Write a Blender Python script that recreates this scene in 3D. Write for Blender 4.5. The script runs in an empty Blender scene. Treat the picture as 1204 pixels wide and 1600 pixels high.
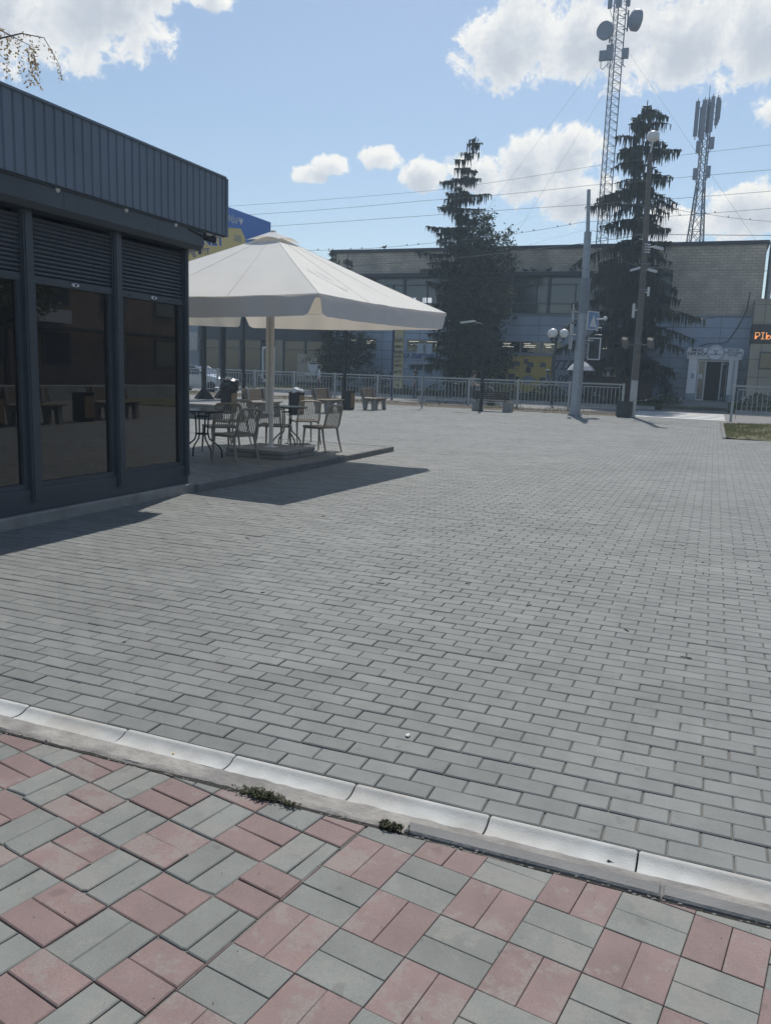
import bpy, bmesh, math, random
from mathutils import Vector, Matrix
random.seed(7)
S = bpy.context.scene
COL = S.collection
R = math.radians
PI = math.pi

# ------------------------------------------------------------------ camera
PITCH, ROLL, YAW, EYE = .17087, .03583, -.376, 1.472
cd = bpy.data.cameras.new('camera')
cd.sensor_fit = 'VERTICAL'; cd.sensor_height = 36.0; cd.sensor_width = 27.0
cd.lens = 36.0 * 1264.68 / 1600
cd.clip_start = .05; cd.clip_end = 3000
cam = bpy.data.objects.new('camera', cd); COL.objects.link(cam)
fw = Vector((math.sin(YAW)*math.cos(PITCH), math.cos(YAW)*math.cos(PITCH), -math.sin(PITCH)))
rt = Vector((math.cos(YAW), -math.sin(YAW), 0)); up = rt.cross(fw)
r_ = rt*math.cos(ROLL) + up*math.sin(ROLL); u_ = -rt*math.sin(ROLL) + up*math.cos(ROLL)
cam.matrix_world = Matrix(((r_.x, u_.x, -fw.x, 0), (r_.y, u_.y, -fw.y, 0), (r_.z, u_.z, -fw.z, EYE), (0, 0, 0, 1)))
S.camera = cam

# ------------------------------------------------------------------ exposure
S.view_settings.view_transform = 'Standard'
S.view_settings.look = 'None'
S.view_settings.gamma = 1.0
S.view_settings.exposure = 0.28
S.cycles.max_bounces = 8
S.cycles.transparent_max_bounces = 16
S.cycles.use_denoising = True

# ------------------------------------------------------------------ sun and sky
TO_SUN = Vector((-.15, .63, 1.0)).normalized()
SUN_EL = math.asin(TO_SUN.z); SUN_AZ = math.atan2(TO_SUN.x, TO_SUN.y)
ld = bpy.data.lights.new('sun', 'SUN'); ld.energy = 3.4; ld.angle = R(.5); ld.color = (1, .95, .87)
sun = bpy.data.objects.new('sun', ld); COL.objects.link(sun)
sun.rotation_euler = TO_SUN.to_track_quat('Z', 'Y').to_euler()

W = bpy.data.worlds.new('World'); S.world = W; W.use_nodes = True

def build_sky():
    nt = W.node_tree; nt.nodes.clear()
    N = lambda t: nt.nodes.new(t)
    L = nt.links.new
    def mth(op, a, b=None, c=None):
        n = N('ShaderNodeMath'); n.operation = op
        for i, v in enumerate((a, b, c)):
            if v is None: continue
            if isinstance(v, (int, float)): n.inputs[i].default_value = v
            else: L(v, n.inputs[i])
        return n.outputs[0]
    sky = N('ShaderNodeTexSky'); sky.sky_type = 'NISHITA'; sky.sun_disc = False
    sky.sun_elevation = SUN_EL; sky.sun_rotation = SUN_AZ
    sky.air_density = 1.0; sky.dust_density = .7; sky.ozone_density = 2.0
    tc = N('ShaderNodeTexCoord')
    sx = N('ShaderNodeSeparateXYZ'); L(tc.outputs['Generated'], sx.inputs[0])
    az = mth('MULTIPLY', mth('ARCTAN2', sx.outputs[0], sx.outputs[1]), 180/PI)
    el = mth('MULTIPLY', mth('ARCSINE', sx.outputs[2]), 180/PI)
    cx = N('ShaderNodeCombineXYZ'); L(az, cx.inputs[0]); L(el, cx.inputs[1])
    # clouds of the sky: azimuth, elevation, half width, half height (degrees)
    blobs = [(-46.5, 19.9, 7.0, 4.0), (-40.5, 20.8, 5.2, 3.2), (-37.2, 22.2, 2.2, 2.2), (-33.8, 21.9, 1.5, .9),
             (-14, 20.3, 4.9, 2.7), (-8.5, 20.6, 5.0, 3.3), (-3.5, 20.0, 5.5, 3.1), (0.5, 20.2, 5, 3.0), (5, 20.5, 5, 3.4), (-7, 25, 11, 4.2),
             (3.6, 16.1, 3.2, 1.3), (-13, 13.1, 3.2, 2.3), (-10.2, 14.1, 2.6, 2.0), (-16.2, 13.0, 2.7, 1.5), (-19.6, 12.8, 2.0, 1.1),
             (-9.5, 11.6, 3.2, 2.0), (1.3, 10.6, 3.8, 2.1), (-3.7, 10.0, 2.4, 1.5), (5.5, 11.2, 3.2, 2.2),
             (-27.6, 12.6, 1.5, .7), (-26.0, 13.2, 1.5, .75), (-22.7, 13.8, 1.7, .95),
             (40, 22, 14, 5), (120, 25, 18, 6), (-100, 22, 14, 5)]  # last row: unseen clouds outside the view, added for reflections
    def field(vec):
        nz = N('ShaderNodeTexNoise'); nz.inputs['Scale'].default_value = .42; nz.inputs['Detail'].default_value = 9; nz.inputs['Roughness'].default_value = .68; nz.inputs['Distortion'].default_value = .35
        L(vec, nz.inputs['Vector'])
        best = None
        for a, e, ra, re in blobs:
            s = N('ShaderNodeVectorMath'); s.operation = 'SUBTRACT'; L(vec, s.inputs[0]); s.inputs[1].default_value = (a, e, 0)
            m = N('ShaderNodeVectorMath'); m.operation = 'MULTIPLY'; L(s.outputs[0], m.inputs[0]); m.inputs[1].default_value = (1/ra, 1/re, 0)
            ln = N('ShaderNodeVectorMath'); ln.operation = 'LENGTH'; L(m.outputs[0], ln.inputs[0])
            v = mth('SUBTRACT', 1.0, ln.outputs['Value'])
            best = v if best is None else mth('SMOOTH_MAX', best, v, .12)
        n2 = N('ShaderNodeTexNoise'); n2.inputs['Scale'].default_value = 2.1; n2.inputs['Detail'].default_value = 8; n2.inputs['Roughness'].default_value = .7
        L(vec, n2.inputs['Vector'])
        nn_ = mth('ADD', mth('MULTIPLY', mth('SUBTRACT', nz.outputs['Fac'], .5), 2.0), mth('MULTIPLY', mth('SUBTRACT', n2.outputs['Fac'], .5), .55))
        return mth('ADD', best, nn_), nz
    f0, nz0 = field(cx.outputs[0])
    sh = N('ShaderNodeVectorMath'); sh.operation = 'ADD'; L(cx.outputs[0], sh.inputs[0]); sh.inputs[1].default_value = (.25, .75, 0)
    f1, nz1 = field(sh.outputs[0])
    mask = N('ShaderNodeMapRange'); mask.interpolation_type = 'SMOOTHSTEP'
    mask.inputs['From Min'].default_value = .02; mask.inputs['From Max'].default_value = .33
    L(f0, mask.inputs['Value'])
    # thickness between the point and the sun: thin = white edge, thick = grey heart
    th = N('ShaderNodeMapRange'); th.interpolation_type = 'SMOOTHSTEP'
    th.inputs['From Min'].default_value = -.05; th.inputs['From Max'].default_value = 1.0
    L(mth('ADD', mth('MULTIPLY', f0, .35), mth('MULTIPLY', f1, .65)), th.inputs['Value'])
    cr = N('ShaderNodeValToRGB')
    cr.color_ramp.elements[0].position = 0; cr.color_ramp.elements[0].color = (.93, .91, .86, 1)
    cr.color_ramp.elements[1].position = 1; cr.color_ramp.elements[1].color = (.50, .54, .60, 1)
    e = cr.color_ramp.elements.new(.45); e.color = (.72, .735, .75, 1)
    L(th.outputs[0], cr.inputs[0])
    tn = N('ShaderNodeVectorMath'); tn.operation = 'MULTIPLY'; L(sky.outputs[0], tn.inputs[0]); tn.inputs[1].default_value = (.91, .90, .855)
    b1 = N('ShaderNodeBackground'); L(tn.outputs[0], b1.inputs[0]); b1.inputs[1].default_value = .112
    b2 = N('ShaderNodeBackground'); L(cr.outputs[0], b2.inputs[0]); b2.inputs[1].default_value = .95
    mx = N('ShaderNodeMixShader'); L(mask.outputs[0], mx.inputs[0]); L(b1.outputs[0], mx.inputs[1]); L(b2.outputs[0], mx.inputs[2])
    out = N('ShaderNodeOutputWorld'); L(mx.outputs[0], out.inputs[0])
build_sky()

# ------------------------------------------------------------------ materials
def new_mat(name):
    m = bpy.data.materials.new(name); m.use_nodes = True
    nt = m.node_tree
    return m, nt, nt.nodes['Principled BSDF']

def mat(name, col, rough=.6, var=.12, scale=6, metal=0, bump=0, bscale=60, spec=.5, island=0, coat=0, stretch=None, hue=None):
    """base colour broken up by noise; island = per-piece variation; hue = second colour mixed by large noise"""
    m, nt, p = new_mat(name)
    N = nt.nodes.new; L = nt.links.new
    p.inputs['Roughness'].default_value = rough; p.inputs['Metallic'].default_value = metal
    p.inputs['Specular IOR Level'].default_value = spec
    if coat: p.inputs['Coat Weight'].default_value = coat
    tc = N('ShaderNodeTexCoord'); vec = tc.outputs['Object']
    if stretch:
        mp = N('ShaderNodeMapping'); L(vec, mp.inputs[0]); mp.inputs['Scale'].default_value = stretch; vec = mp.outputs[0]
    nz = N('ShaderNodeTexNoise'); nz.inputs['Scale'].default_value = scale; nz.inputs['Detail'].default_value = 5; L(vec, nz.inputs['Vector'])
    mr = N('ShaderNodeMapRange'); L(nz.outputs['Fac'], mr.inputs['Value'])
    mr.inputs['From Min'].default_value = .25; mr.inputs['From Max'].default_value = .75
    mr.inputs['To Min'].default_value = 1-var; mr.inputs['To Max'].default_value = 1+var
    val = mr.outputs[0]
    if island:
        g = N('ShaderNodeNewGeometry'); m2 = N('ShaderNodeMapRange'); L(g.outputs['Random Per Island'], m2.inputs['Value'])
        m2.inputs['To Min'].default_value = 1-island; m2.inputs['To Max'].default_value = 1+island
        mm = N('ShaderNodeMath'); mm.operation = 'MULTIPLY'; L(val, mm.inputs[0]); L(m2.outputs[0], mm.inputs[1]); val = mm.outputs[0]
    src = None
    if hue:
        n2 = N('ShaderNodeTexNoise'); n2.inputs['Scale'].default_value = hue[1]; n2.inputs['Detail'].default_value = 4; L(vec, n2.inputs['Vector'])
        r2 = N('ShaderNodeMapRange'); r2.inputs['From Min'].default_value = .4; r2.inputs['From Max'].default_value = .65; L(n2.outputs['Fac'], r2.inputs['Value'])
        mc = N('ShaderNodeMix'); mc.data_type = 'RGBA'; L(r2.outputs[0], mc.inputs[0]); mc.inputs[6].default_value = (*col, 1); mc.inputs[7].default_value = (*hue[0], 1); src = mc.outputs[2]
    vm = N('ShaderNodeVectorMath'); vm.operation = 'SCALE'
    if src is None: vm.inputs[0].default_value = col
    else: L(src, vm.inputs[0])
    L(val, vm.inputs['Scale']); L(vm.outputs[0], p.inputs['Base Color'])
    if bump:
        bn = N('ShaderNodeTexNoise'); bn.inputs['Scale'].default_value = bscale; bn.inputs['Detail'].default_value = 6; L(tc.outputs['Object'], bn.inputs['Vector'])
        b = N('ShaderNodeBump'); b.inputs['Strength'].default_value = bump; b.inputs['Distance'].default_value = .01; L(bn.outputs['Fac'], b.inputs['Height']); L(b.outputs[0], p.inputs['Normal'])
    return m

def brick_mat(name, c1, c2, mortar, bw, bh, msize, axes='xz', rough=.85, off=.5, var=.25, stain=.25, bump=.3):
    m, nt, p = new_mat(name); N = nt.nodes.new; L = nt.links.new
    tc = N('ShaderNodeTexCoord'); sx = N('ShaderNodeSeparateXYZ'); L(tc.outputs['Object'], sx.inputs[0])
    cb = N('ShaderNodeCombineXYZ'); L(sx.outputs['xyz'.index(axes[0])], cb.inputs[0]); L(sx.outputs['xyz'.index(axes[1])], cb.inputs[1])
    bt = N('ShaderNodeTexBrick'); L(cb.outputs[0], bt.inputs['Vector'])
    bt.offset = off; bt.squash = 1
    bt.inputs['Color1'].default_value = (*c1, 1); bt.inputs['Color2'].default_value = (*c2, 1); bt.inputs['Mortar'].default_value = (*mortar, 1)
    bt.inputs['Scale'].default_value = 1; bt.inputs['Mortar Size'].default_value = msize; bt.inputs['Mortar Smooth'].default_value = .1
    bt.inputs['Brick Width'].default_value = bw; bt.inputs['Row Height'].default_value = bh
    nz = N('ShaderNodeTexNoise'); nz.inputs['Scale'].default_value = .9; nz.inputs['Detail'].default_value = 7; L(tc.outputs['Object'], nz.inputs['Vector'])
    mr = N('ShaderNodeMapRange'); L(nz.outputs['Fac'], mr.inputs['Value']); mr.inputs['From Min'].default_value = .3; mr.inputs['From Max'].default_value = .7
    mr.inputs['To Min'].default_value = 1-stain; mr.inputs['To Max'].default_value = 1+stain*.6
    vm = N('ShaderNodeVectorMath'); vm.operation = 'SCALE'; L(bt.outputs['Color'], vm.inputs[0]); L(mr.outputs[0], vm.inputs['Scale'])
    L(vm.outputs[0], p.inputs['Base Color']); p.inputs['Roughness'].default_value = rough
    b = N('ShaderNodeBump'); b.inputs['Strength'].default_value = bump; b.inputs['Distance'].default_value = .01; b.invert = True; L(bt.outputs['Fac'], b.inputs['Height']); L(b.outputs[0], p.inputs['Normal'])
    return m

def emit_mat(name, col, s):
    m, nt, p = new_mat(name)
    p.inputs['Base Color'].default_value = (*col, 1); p.inputs['Emission Color'].default_value = (*col, 1); p.inputs['Emission Strength'].default_value = s
    return m

def leaf_mat(name, c1, c2, trans=.25):
    m, nt, p = new_mat(name); N = nt.nodes.new; L = nt.links.new
    g = N('ShaderNodeNewGeometry'); tc = N('ShaderNodeTexCoord')
    nz = N('ShaderNodeTexNoise'); nz.inputs['Scale'].default_value = .9; nz.inputs['Detail'].default_value = 3; L(tc.outputs['Object'], nz.inputs['Vector'])
    ad = N('ShaderNodeMath'); ad.operation = 'MULTIPLY_ADD'; L(g.outputs['Random Per Island'], ad.inputs[0]); ad.inputs[1].default_value = .55; L(nz.outputs['Fac'], ad.inputs[2])
    mr = N('ShaderNodeMapRange'); L(ad.outputs[0], mr.inputs['Value']); mr.inputs['From Min'].default_value = .4; mr.inputs['From Max'].default_value = 1.15
    mc = N('ShaderNodeMix'); mc.data_type = 'RGBA'; L(mr.outputs[0], mc.inputs[0]); mc.inputs[6].default_value = (*c1, 1); mc.inputs[7].default_value = (*c2, 1)
    L(mc.outputs[2], p.inputs['Base Color']); p.inputs['Roughness'].default_value = .65; p.inputs['Specular IOR Level'].default_value = .3
    t = N('ShaderNodeBsdfTranslucent'); L(mc.outputs[2], t.inputs[0])
    mx = N('ShaderNodeMixShader'); mx.inputs[0].default_value = trans; L(p.outputs[0], mx.inputs[1]); L(t.outputs[0], mx.inputs[2])
    L(mx.outputs[0], nt.nodes['Material Output'].inputs[0])
    return m

def paver_mat(name, col, isl, grime, worn):
    """concrete paver: per-stone tone, fine aggregate, dusty stains"""
    m, nt, p = new_mat(name); N = nt.nodes.new; L = nt.links.new
    g = N('ShaderNodeNewGeometry'); tc = N('ShaderNodeTexCoord'); V = tc.outputs['Object']
    def nz(scale, det=5, rough=.6):
        n = N('ShaderNodeTexNoise'); n.inputs['Scale'].default_value = scale; n.inputs['Detail'].default_value = det; n.inputs['Roughness'].default_value = rough; L(V, n.inputs['Vector']); return n.outputs['Fac']
    def rng(v, a, b, c, d):
        r = N('ShaderNodeMapRange'); L(v, r.inputs['Value'])
        for k, x in zip(('From Min', 'From Max', 'To Min', 'To Max'), (a, b, c, d)): r.inputs[k].default_value = x
        return r.outputs[0]
    def mul(a, b):
        n = N('ShaderNodeMath'); n.operation = 'MULTIPLY'; L(a, n.inputs[0]); L(b, n.inputs[1]); return n.outputs[0]
    v = mul(rng(g.outputs['Random Per Island'], 0, 1, 1-isl, 1+isl), rng(nz(380, 4), .3, .7, .76, 1.22))
    v = mul(v, rng(g.outputs['Random Per Island'], .925, .94, 1, .84))
    v = mul(v, rng(nz(9, 6), .3, .7, .90, 1.10))
    v = mul(v, rng(nz(.55, 5), .3, .7, 1-grime, 1+grime)); v = mul(v, rng(nz(2.3, 7, .7), .35, .7, .90, 1.07))
    v = mul(v, rng(nz(11, 2, .4), .26, .31, .80, 1))
    sc = N('ShaderNodeVectorMath'); sc.operation = 'SCALE'; sc.inputs[0].default_value = col; L(v, sc.inputs['Scale'])
    # dry sand and cement film in patches
    ad = N('ShaderNodeMath'); ad.operation = 'MULTIPLY_ADD'; L(g.outputs['Random Per Island'], ad.inputs[0]); ad.inputs[1].default_value = .16; L(nz(7, 12, .72), ad.inputs[2])
    pm0 = rng(ad.outputs[0], .60, .66, 0, worn); grit = rng(nz(160, 6, .75), .42, .58, .25, 1); pm = mul(pm0, grit)
    mc = N('ShaderNodeMix'); mc.data_type = 'RGBA'; L(pm, mc.inputs[0]); L(sc.outputs[0], mc.inputs[6]); mc.inputs[7].default_value = (.235, .225, .205, 1)
    L(mc.outputs[2], p.inputs['Base Color']); p.inputs['Roughness'].default_value = .72; p.inputs['Specular IOR Level'].default_value = .45
    b = N('ShaderNodeBump'); b.inputs['Strength'].default_value = .35; b.inputs['Distance'].default_value = .003
    ah = N('ShaderNodeMath'); ah.operation = 'MULTIPLY_ADD'; L(nz(300, 4), ah.inputs[0]); ah.inputs[1].default_value = .4; L(nz(40, 5), ah.inputs[2])
    L(ah.outputs[0], b.inputs['Height']); L(b.outputs[0], p.inputs['Normal'])
    return m

def fabric_mat(name, col, trans):
    m, nt, p = new_mat(name); N = nt.nodes.new; L = nt.links.new
    p.inputs['Base Color'].default_value = (*col, 1); p.inputs['Roughness'].default_value = .85; p.inputs['Specular IOR Level'].default_value = .2
    tc = N('ShaderNodeTexCoord'); nz = N('ShaderNodeTexNoise'); nz.inputs['Scale'].default_value = 2.2; nz.inputs['Detail'].default_value = 4; L(tc.outputs['Object'], nz.inputs['Vector'])
    mr = N('ShaderNodeMapRange'); L(nz.outputs['Fac'], mr.inputs['Value']); mr.inputs['To Min'].default_value = .9; mr.inputs['To Max'].default_value = 1.05
    vm = N('ShaderNodeVectorMath'); vm.operation = 'SCALE'; vm.inputs[0].default_value = col; L(mr.outputs[0], vm.inputs['Scale']); L(vm.outputs[0], p.inputs['Base Color'])
    t = N('ShaderNodeBsdfTranslucent'); t.inputs[0].default_value = (col[0], col[1]*.88, col[2]*.70, 1)
    mx = N('ShaderNodeMixShader'); mx.inputs[0].default_value = trans; L(p.outputs[0], mx.inputs[1]); L(t.outputs[0], mx.inputs[2])
    L(mx.outputs[0], nt.nodes['Material Output'].inputs[0])
    b = N('ShaderNodeBump'); b.inputs['Strength'].default_value = .35; b.inputs['Distance'].default_value = .03; L(nz.outputs['Fac'], b.inputs['Height']); L(b.outputs[0], p.inputs['Normal'])
    return m

def glass_mat(name, col, rough=.03):
    m, nt, p = new_mat(name)
    p.inputs['Base Color'].default_value = (*col, 1); p.inputs['Roughness'].default_value = rough; p.inputs['IOR'].default_value = 1.5
    p.inputs['Specular IOR Level'].default_value = .8; p.inputs['Coat Weight'].default_value = .5; p.inputs['Coat Roughness'].default_value = .01
    N = nt.nodes.new; L = nt.links.new
    tc = N('ShaderNodeTexCoord'); nz = N('ShaderNodeTexNoise'); nz.inputs['Scale'].default_value = .8; L(tc.outputs['Object'], nz.inputs['Vector'])
    b = N('ShaderNodeBump'); b.inputs['Strength'].default_value = .05; b.inputs['Distance'].default_value = .02; L(nz.outputs['Fac'], b.inputs['Height']); L(b.outputs[0], p.inputs['Normal'])
    return m

M = dict(
    paver=paver_mat('grey_paver', (.176, .186, .181), .11, .13, .20),
    red=paver_mat('red_paver', (.215, .150, .141), .09, .14, .75),
    green=paver_mat('grey_green_paver', (.186, .196, .183), .09, .14, .85),
    joint=mat('sandy_joint', (.165, .158, .143), .95, .35, 14, bump=.5, bscale=120),
    concrete=mat('concrete', (.27, .265, .25), .85, .22, 5, bump=.4, bscale=50),
    white_concrete=mat('white_concrete', (.44, .45, .44), .88, .14, 12, bump=.2, bscale=110, hue=((.36, .35, .325), 2.4)),
    mortar=mat('mortar_strip', (.30, .285, .26), .92, .25, 12, bump=.8, bscale=45, hue=((.21, .20, .19), 4)),
    kerb=mat('grey_kerb', (.17, .172, .17), .85, .2, 6, bump=.4, bscale=70),
    crack=mat('dark_crack_soil', (.028, .027, .025), .95, .4, 40, bump=.9, bscale=90),
    soil=mat('dry_soil', (.10, .085, .062), .95, .35, 9, bump=.8, bscale=25),
    asphalt=mat('asphalt', (.19, .19, .188), .85, .12, 30, bump=.5, bscale=200),
    roadpaint=mat('road_paint', (.72, .72, .70), .7, .1, 12),
    lawn=mat('lawn', (.075, .085, .035), .9, .35, 1.2, bump=.7, bscale=30, hue=((.15, .13, .06), .6)),
    kiosk=mat('anthracite_metal', (.054, .067, .083), .42, .2, 1.6, spec=.5, bump=.06, bscale=4),
    fascia=mat('ribbed_sheet_metal', (.135, .172, .222), .48, .12, 1.4, bump=.05, bscale=5),
    shutter=mat('shutter_slat_metal', (.058, .070, .086), .45, .1, 4),
    dark=mat('dark_interior', (.012, .013, .015), .8, .2, 3),
    glass=glass_mat('tinted_glass', (.012, .011, .011), .012),
    hallglass=glass_mat('hall_glass', (.05, .065, .085), .08),
    silver=mat('silver_lock', (.6, .6, .6), .35, .05, 5, metal=.7),
    bulb=mat('white_bulb', (.62, .62, .60), .3, .03, 5),
    canopy=fabric_mat('canopy_fabric', (.78, .77, .73), .17),
    valance=fabric_mat('valance_fabric', (.74, .76, .80), .34),
    ivory=mat('ivory_metal', (.70, .69, .66), .4, .06, 5),
    slab=mat('base_slab', (.25, .25, .245), .85, .15, 9, bump=.3, bscale=70),
    taupe=mat('taupe_plastic', (.27, .245, .215), .5, .06, 5),
    black=mat('black_metal', (.014, .015, .017), .45, .15, 8),
    tabletop=mat('table_glass', (.035, .037, .04), .12, .1, 5),
    post=mat('dark_post', (.016, .018, .021), .5, .15, 5),
    wood=mat('bench_wood', (.14, .102, .066), .65, .25, 6, stretch=(1, 14, 14)),
    woodgrey=mat('weathered_slat', (.055, .05, .038), .7, .22, 6, stretch=(14, 1, 14)),
    binpanel=mat('bin_wood_panel', (.27, .175, .085), .6, .15, 6),
    fence=mat('grey_railing', (.42, .44, .45), .5, .12, 3, metal=.15),
    galv=mat('galvanised_steel', (.33, .36, .40), .42, .14, 2.5, metal=.35, stretch=(1, 1, 3)),
    galvdark=mat('grey_painted_steel', (.20, .22, .255), .5, .16, 4),
    oldconc=mat('old_concrete_post', (.155, .142, .125), .9, .25, 5, bump=.5, bscale=40),
    whitewash=mat('whitewash', (.52, .52, .50), .85, .15, 6),
    globe=mat('white_globe', (.78, .78, .77), .3, .03, 4),
    white=mat('white_paint', (.66, .67, .69), .5, .05, 4),
    portal=mat('white_blue_panel', (.84, .86, .90), .45, .05, 3),
    signwhite=mat('sign_board', (.82, .85, .92), .4, .03, 3),
    ink=mat('navy_ink', (.02, .03, .10), .5, .02, 3),
    paleblue=mat('faded_blue', (.16, .27, .46), .5, .08, 5),
    blueletter=mat('blue_letters', (.02, .07, .30), .45, .05, 3),
    hallbrick=brick_mat('hall_tile_brick', (.64, .56, .455), (.53, .47, .385), (.32, .285, .24), .42, .16, .012, 'xz', stain=.3),
    cladding=brick_mat('blue_cladding', (.42, .50, .62), (.40, .48, .60), (.15, .18, .23), 2.6, .58, .018, 'xz', rough=.45, off=0, stain=.12, bump=.2),
    tile=brick_mat('beige_tile', (.36, .33, .265), (.34, .31, .25), (.17, .155, .13), 1.05, .95, .02, 'xz', rough=.4, off=0, stain=.08),
    coping=mat('dark_coping', (.05, .055, .07), .7, .2, 3),
    winframe=mat('window_frame', (.30, .32, .35), .5, .05, 3),
    darkframe=mat('dark_frame', (.085, .10, .12), .6, .1, 3),
    yellow=mat('yellow_board', (.72, .52, .11), .6, .12, 2),
    picture=mat('board_picture', (.05, .06, .075), .6, .5, 3),
    greyboard=mat('grey_board', (.30, .35, .42), .6, .08, 3),
    bark=mat('bark', (.045, .036, .028), .9, .3, 6, bump=.6, bscale=25),
    needle=leaf_mat('spruce_needles', (.018, .028, .022), (.055, .072, .042), .15),
    conifer=leaf_mat('conifer_foliage', (.020, .034, .022), (.065, .088, .042), .2),
    bush=leaf_mat('bush_leaves', (.05, .08, .025), (.13, .15, .06), .3),
    drybush=leaf_mat('dry_bush_leaves', (.06, .05, .035), (.14, .11, .08), .3),
    blossom=leaf_mat('pale_blossom', (.55, .52, .50), (.75, .73, .70), .2),
    grass=leaf_mat('grass_blades', (.075, .095, .03), (.19, .19, .075), .3),
    straw=leaf_mat('autumn_strands', (.30, .21, .09), (.46, .36, .20), .4),
    weed=leaf_mat('weed_leaves', (.035, .045, .02), (.09, .095, .045), .2),
    blue=mat('billboard_blue', (.06, .19, .56), .5, .05, 1),
    amber=mat('billboard_yellow', (.78, .60, .22), .5, .06, 1),
    palegrey=mat('pale_render', (.30, .33, .37), .8, .1, 2),
    shopdark=mat('dark_shopfront', (.035, .045, .055), .5, .3, 1.2),
    brown=mat('brown_board_wall', (.055, .036, .026), .75, .3, 4),
    carpaint=mat('silver_car_paint', (.46, .50, .55), .25, .03, 2, metal=.55, coat=1),
    rubber=mat('tyre_rubber', (.015, .015, .015), .8, .1, 5),
    skin=mat('skin', (.42, .26, .19), .6, .05, 5),
    shirt_white=mat('white_shirt', (.62, .68, .76), .8, .06, 6),
    shirt_beige=mat('beige_top', (.34, .28, .23), .85, .1, 6),
    shirt_blue=mat('grey_blue_jacket', (.15, .19, .26), .85, .12, 6),
    trousers=mat('dark_trousers', (.03, .035, .05), .85, .15, 6),
    hair=mat('dark_hair', (.015, .012, .010), .6, .2, 9),
    cap=mat('white_cap', (.7, .7, .68), .7, .04, 9),
    bag=mat('black_bin_bag', (.02, .021, .024), .28, .3, 8, bump=.6, bscale=18),
    paper=mat('crumpled_paper', (.62, .62, .60), .7, .2, 9, bump=.6, bscale=30),
    green_bin=mat('green_grey_slats', (.048, .062, .058), .6, .2, 5),
    led=emit_mat('led_letters', (.95, .42, .14), .55),
    ledband=mat('led_panel', (.045, .04, .042), .5, .1, 5),
    daylight_glow=emit_mat('daylight_glow_panel', (.72, .76, .82), .6),  # emission imitating outside light, not a lamp
    tube=emit_mat('strip_light', (1, .93, .78), .75),
    antenna=mat('antenna_grey', (.26, .29, .35), .5, .06, 3),
    mast=mat('mast_steel', (.17, .195, .24), .5, .12, 3, metal=.2),
    cable=mat('cable_black', (.10, .11, .13), .6, .05, 3),
    pigeon=mat('pigeon_grey', (.045, .05, .06), .7, .2, 9),
    pylon_yellow=mat('pylon_panel', (.40, .36, .21), .6, .1, 3),
    redbrick=brick_mat('brown_brick', (.36, .22, .15), (.28, .17, .12), (.26, .23, .2), .26, .08, .01, 'yz', stain=.25),
    plank=mat('grey_stone', (.20, .20, .19), .9, .3, 8, bump=.5, bscale=30),
    lamp_white=mat('lamp_head_white', (.70, .71, .70), .4, .05, 5),
    signal=mat('signal_black', (.02, .022, .025), .5, .1, 4),
)

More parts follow.
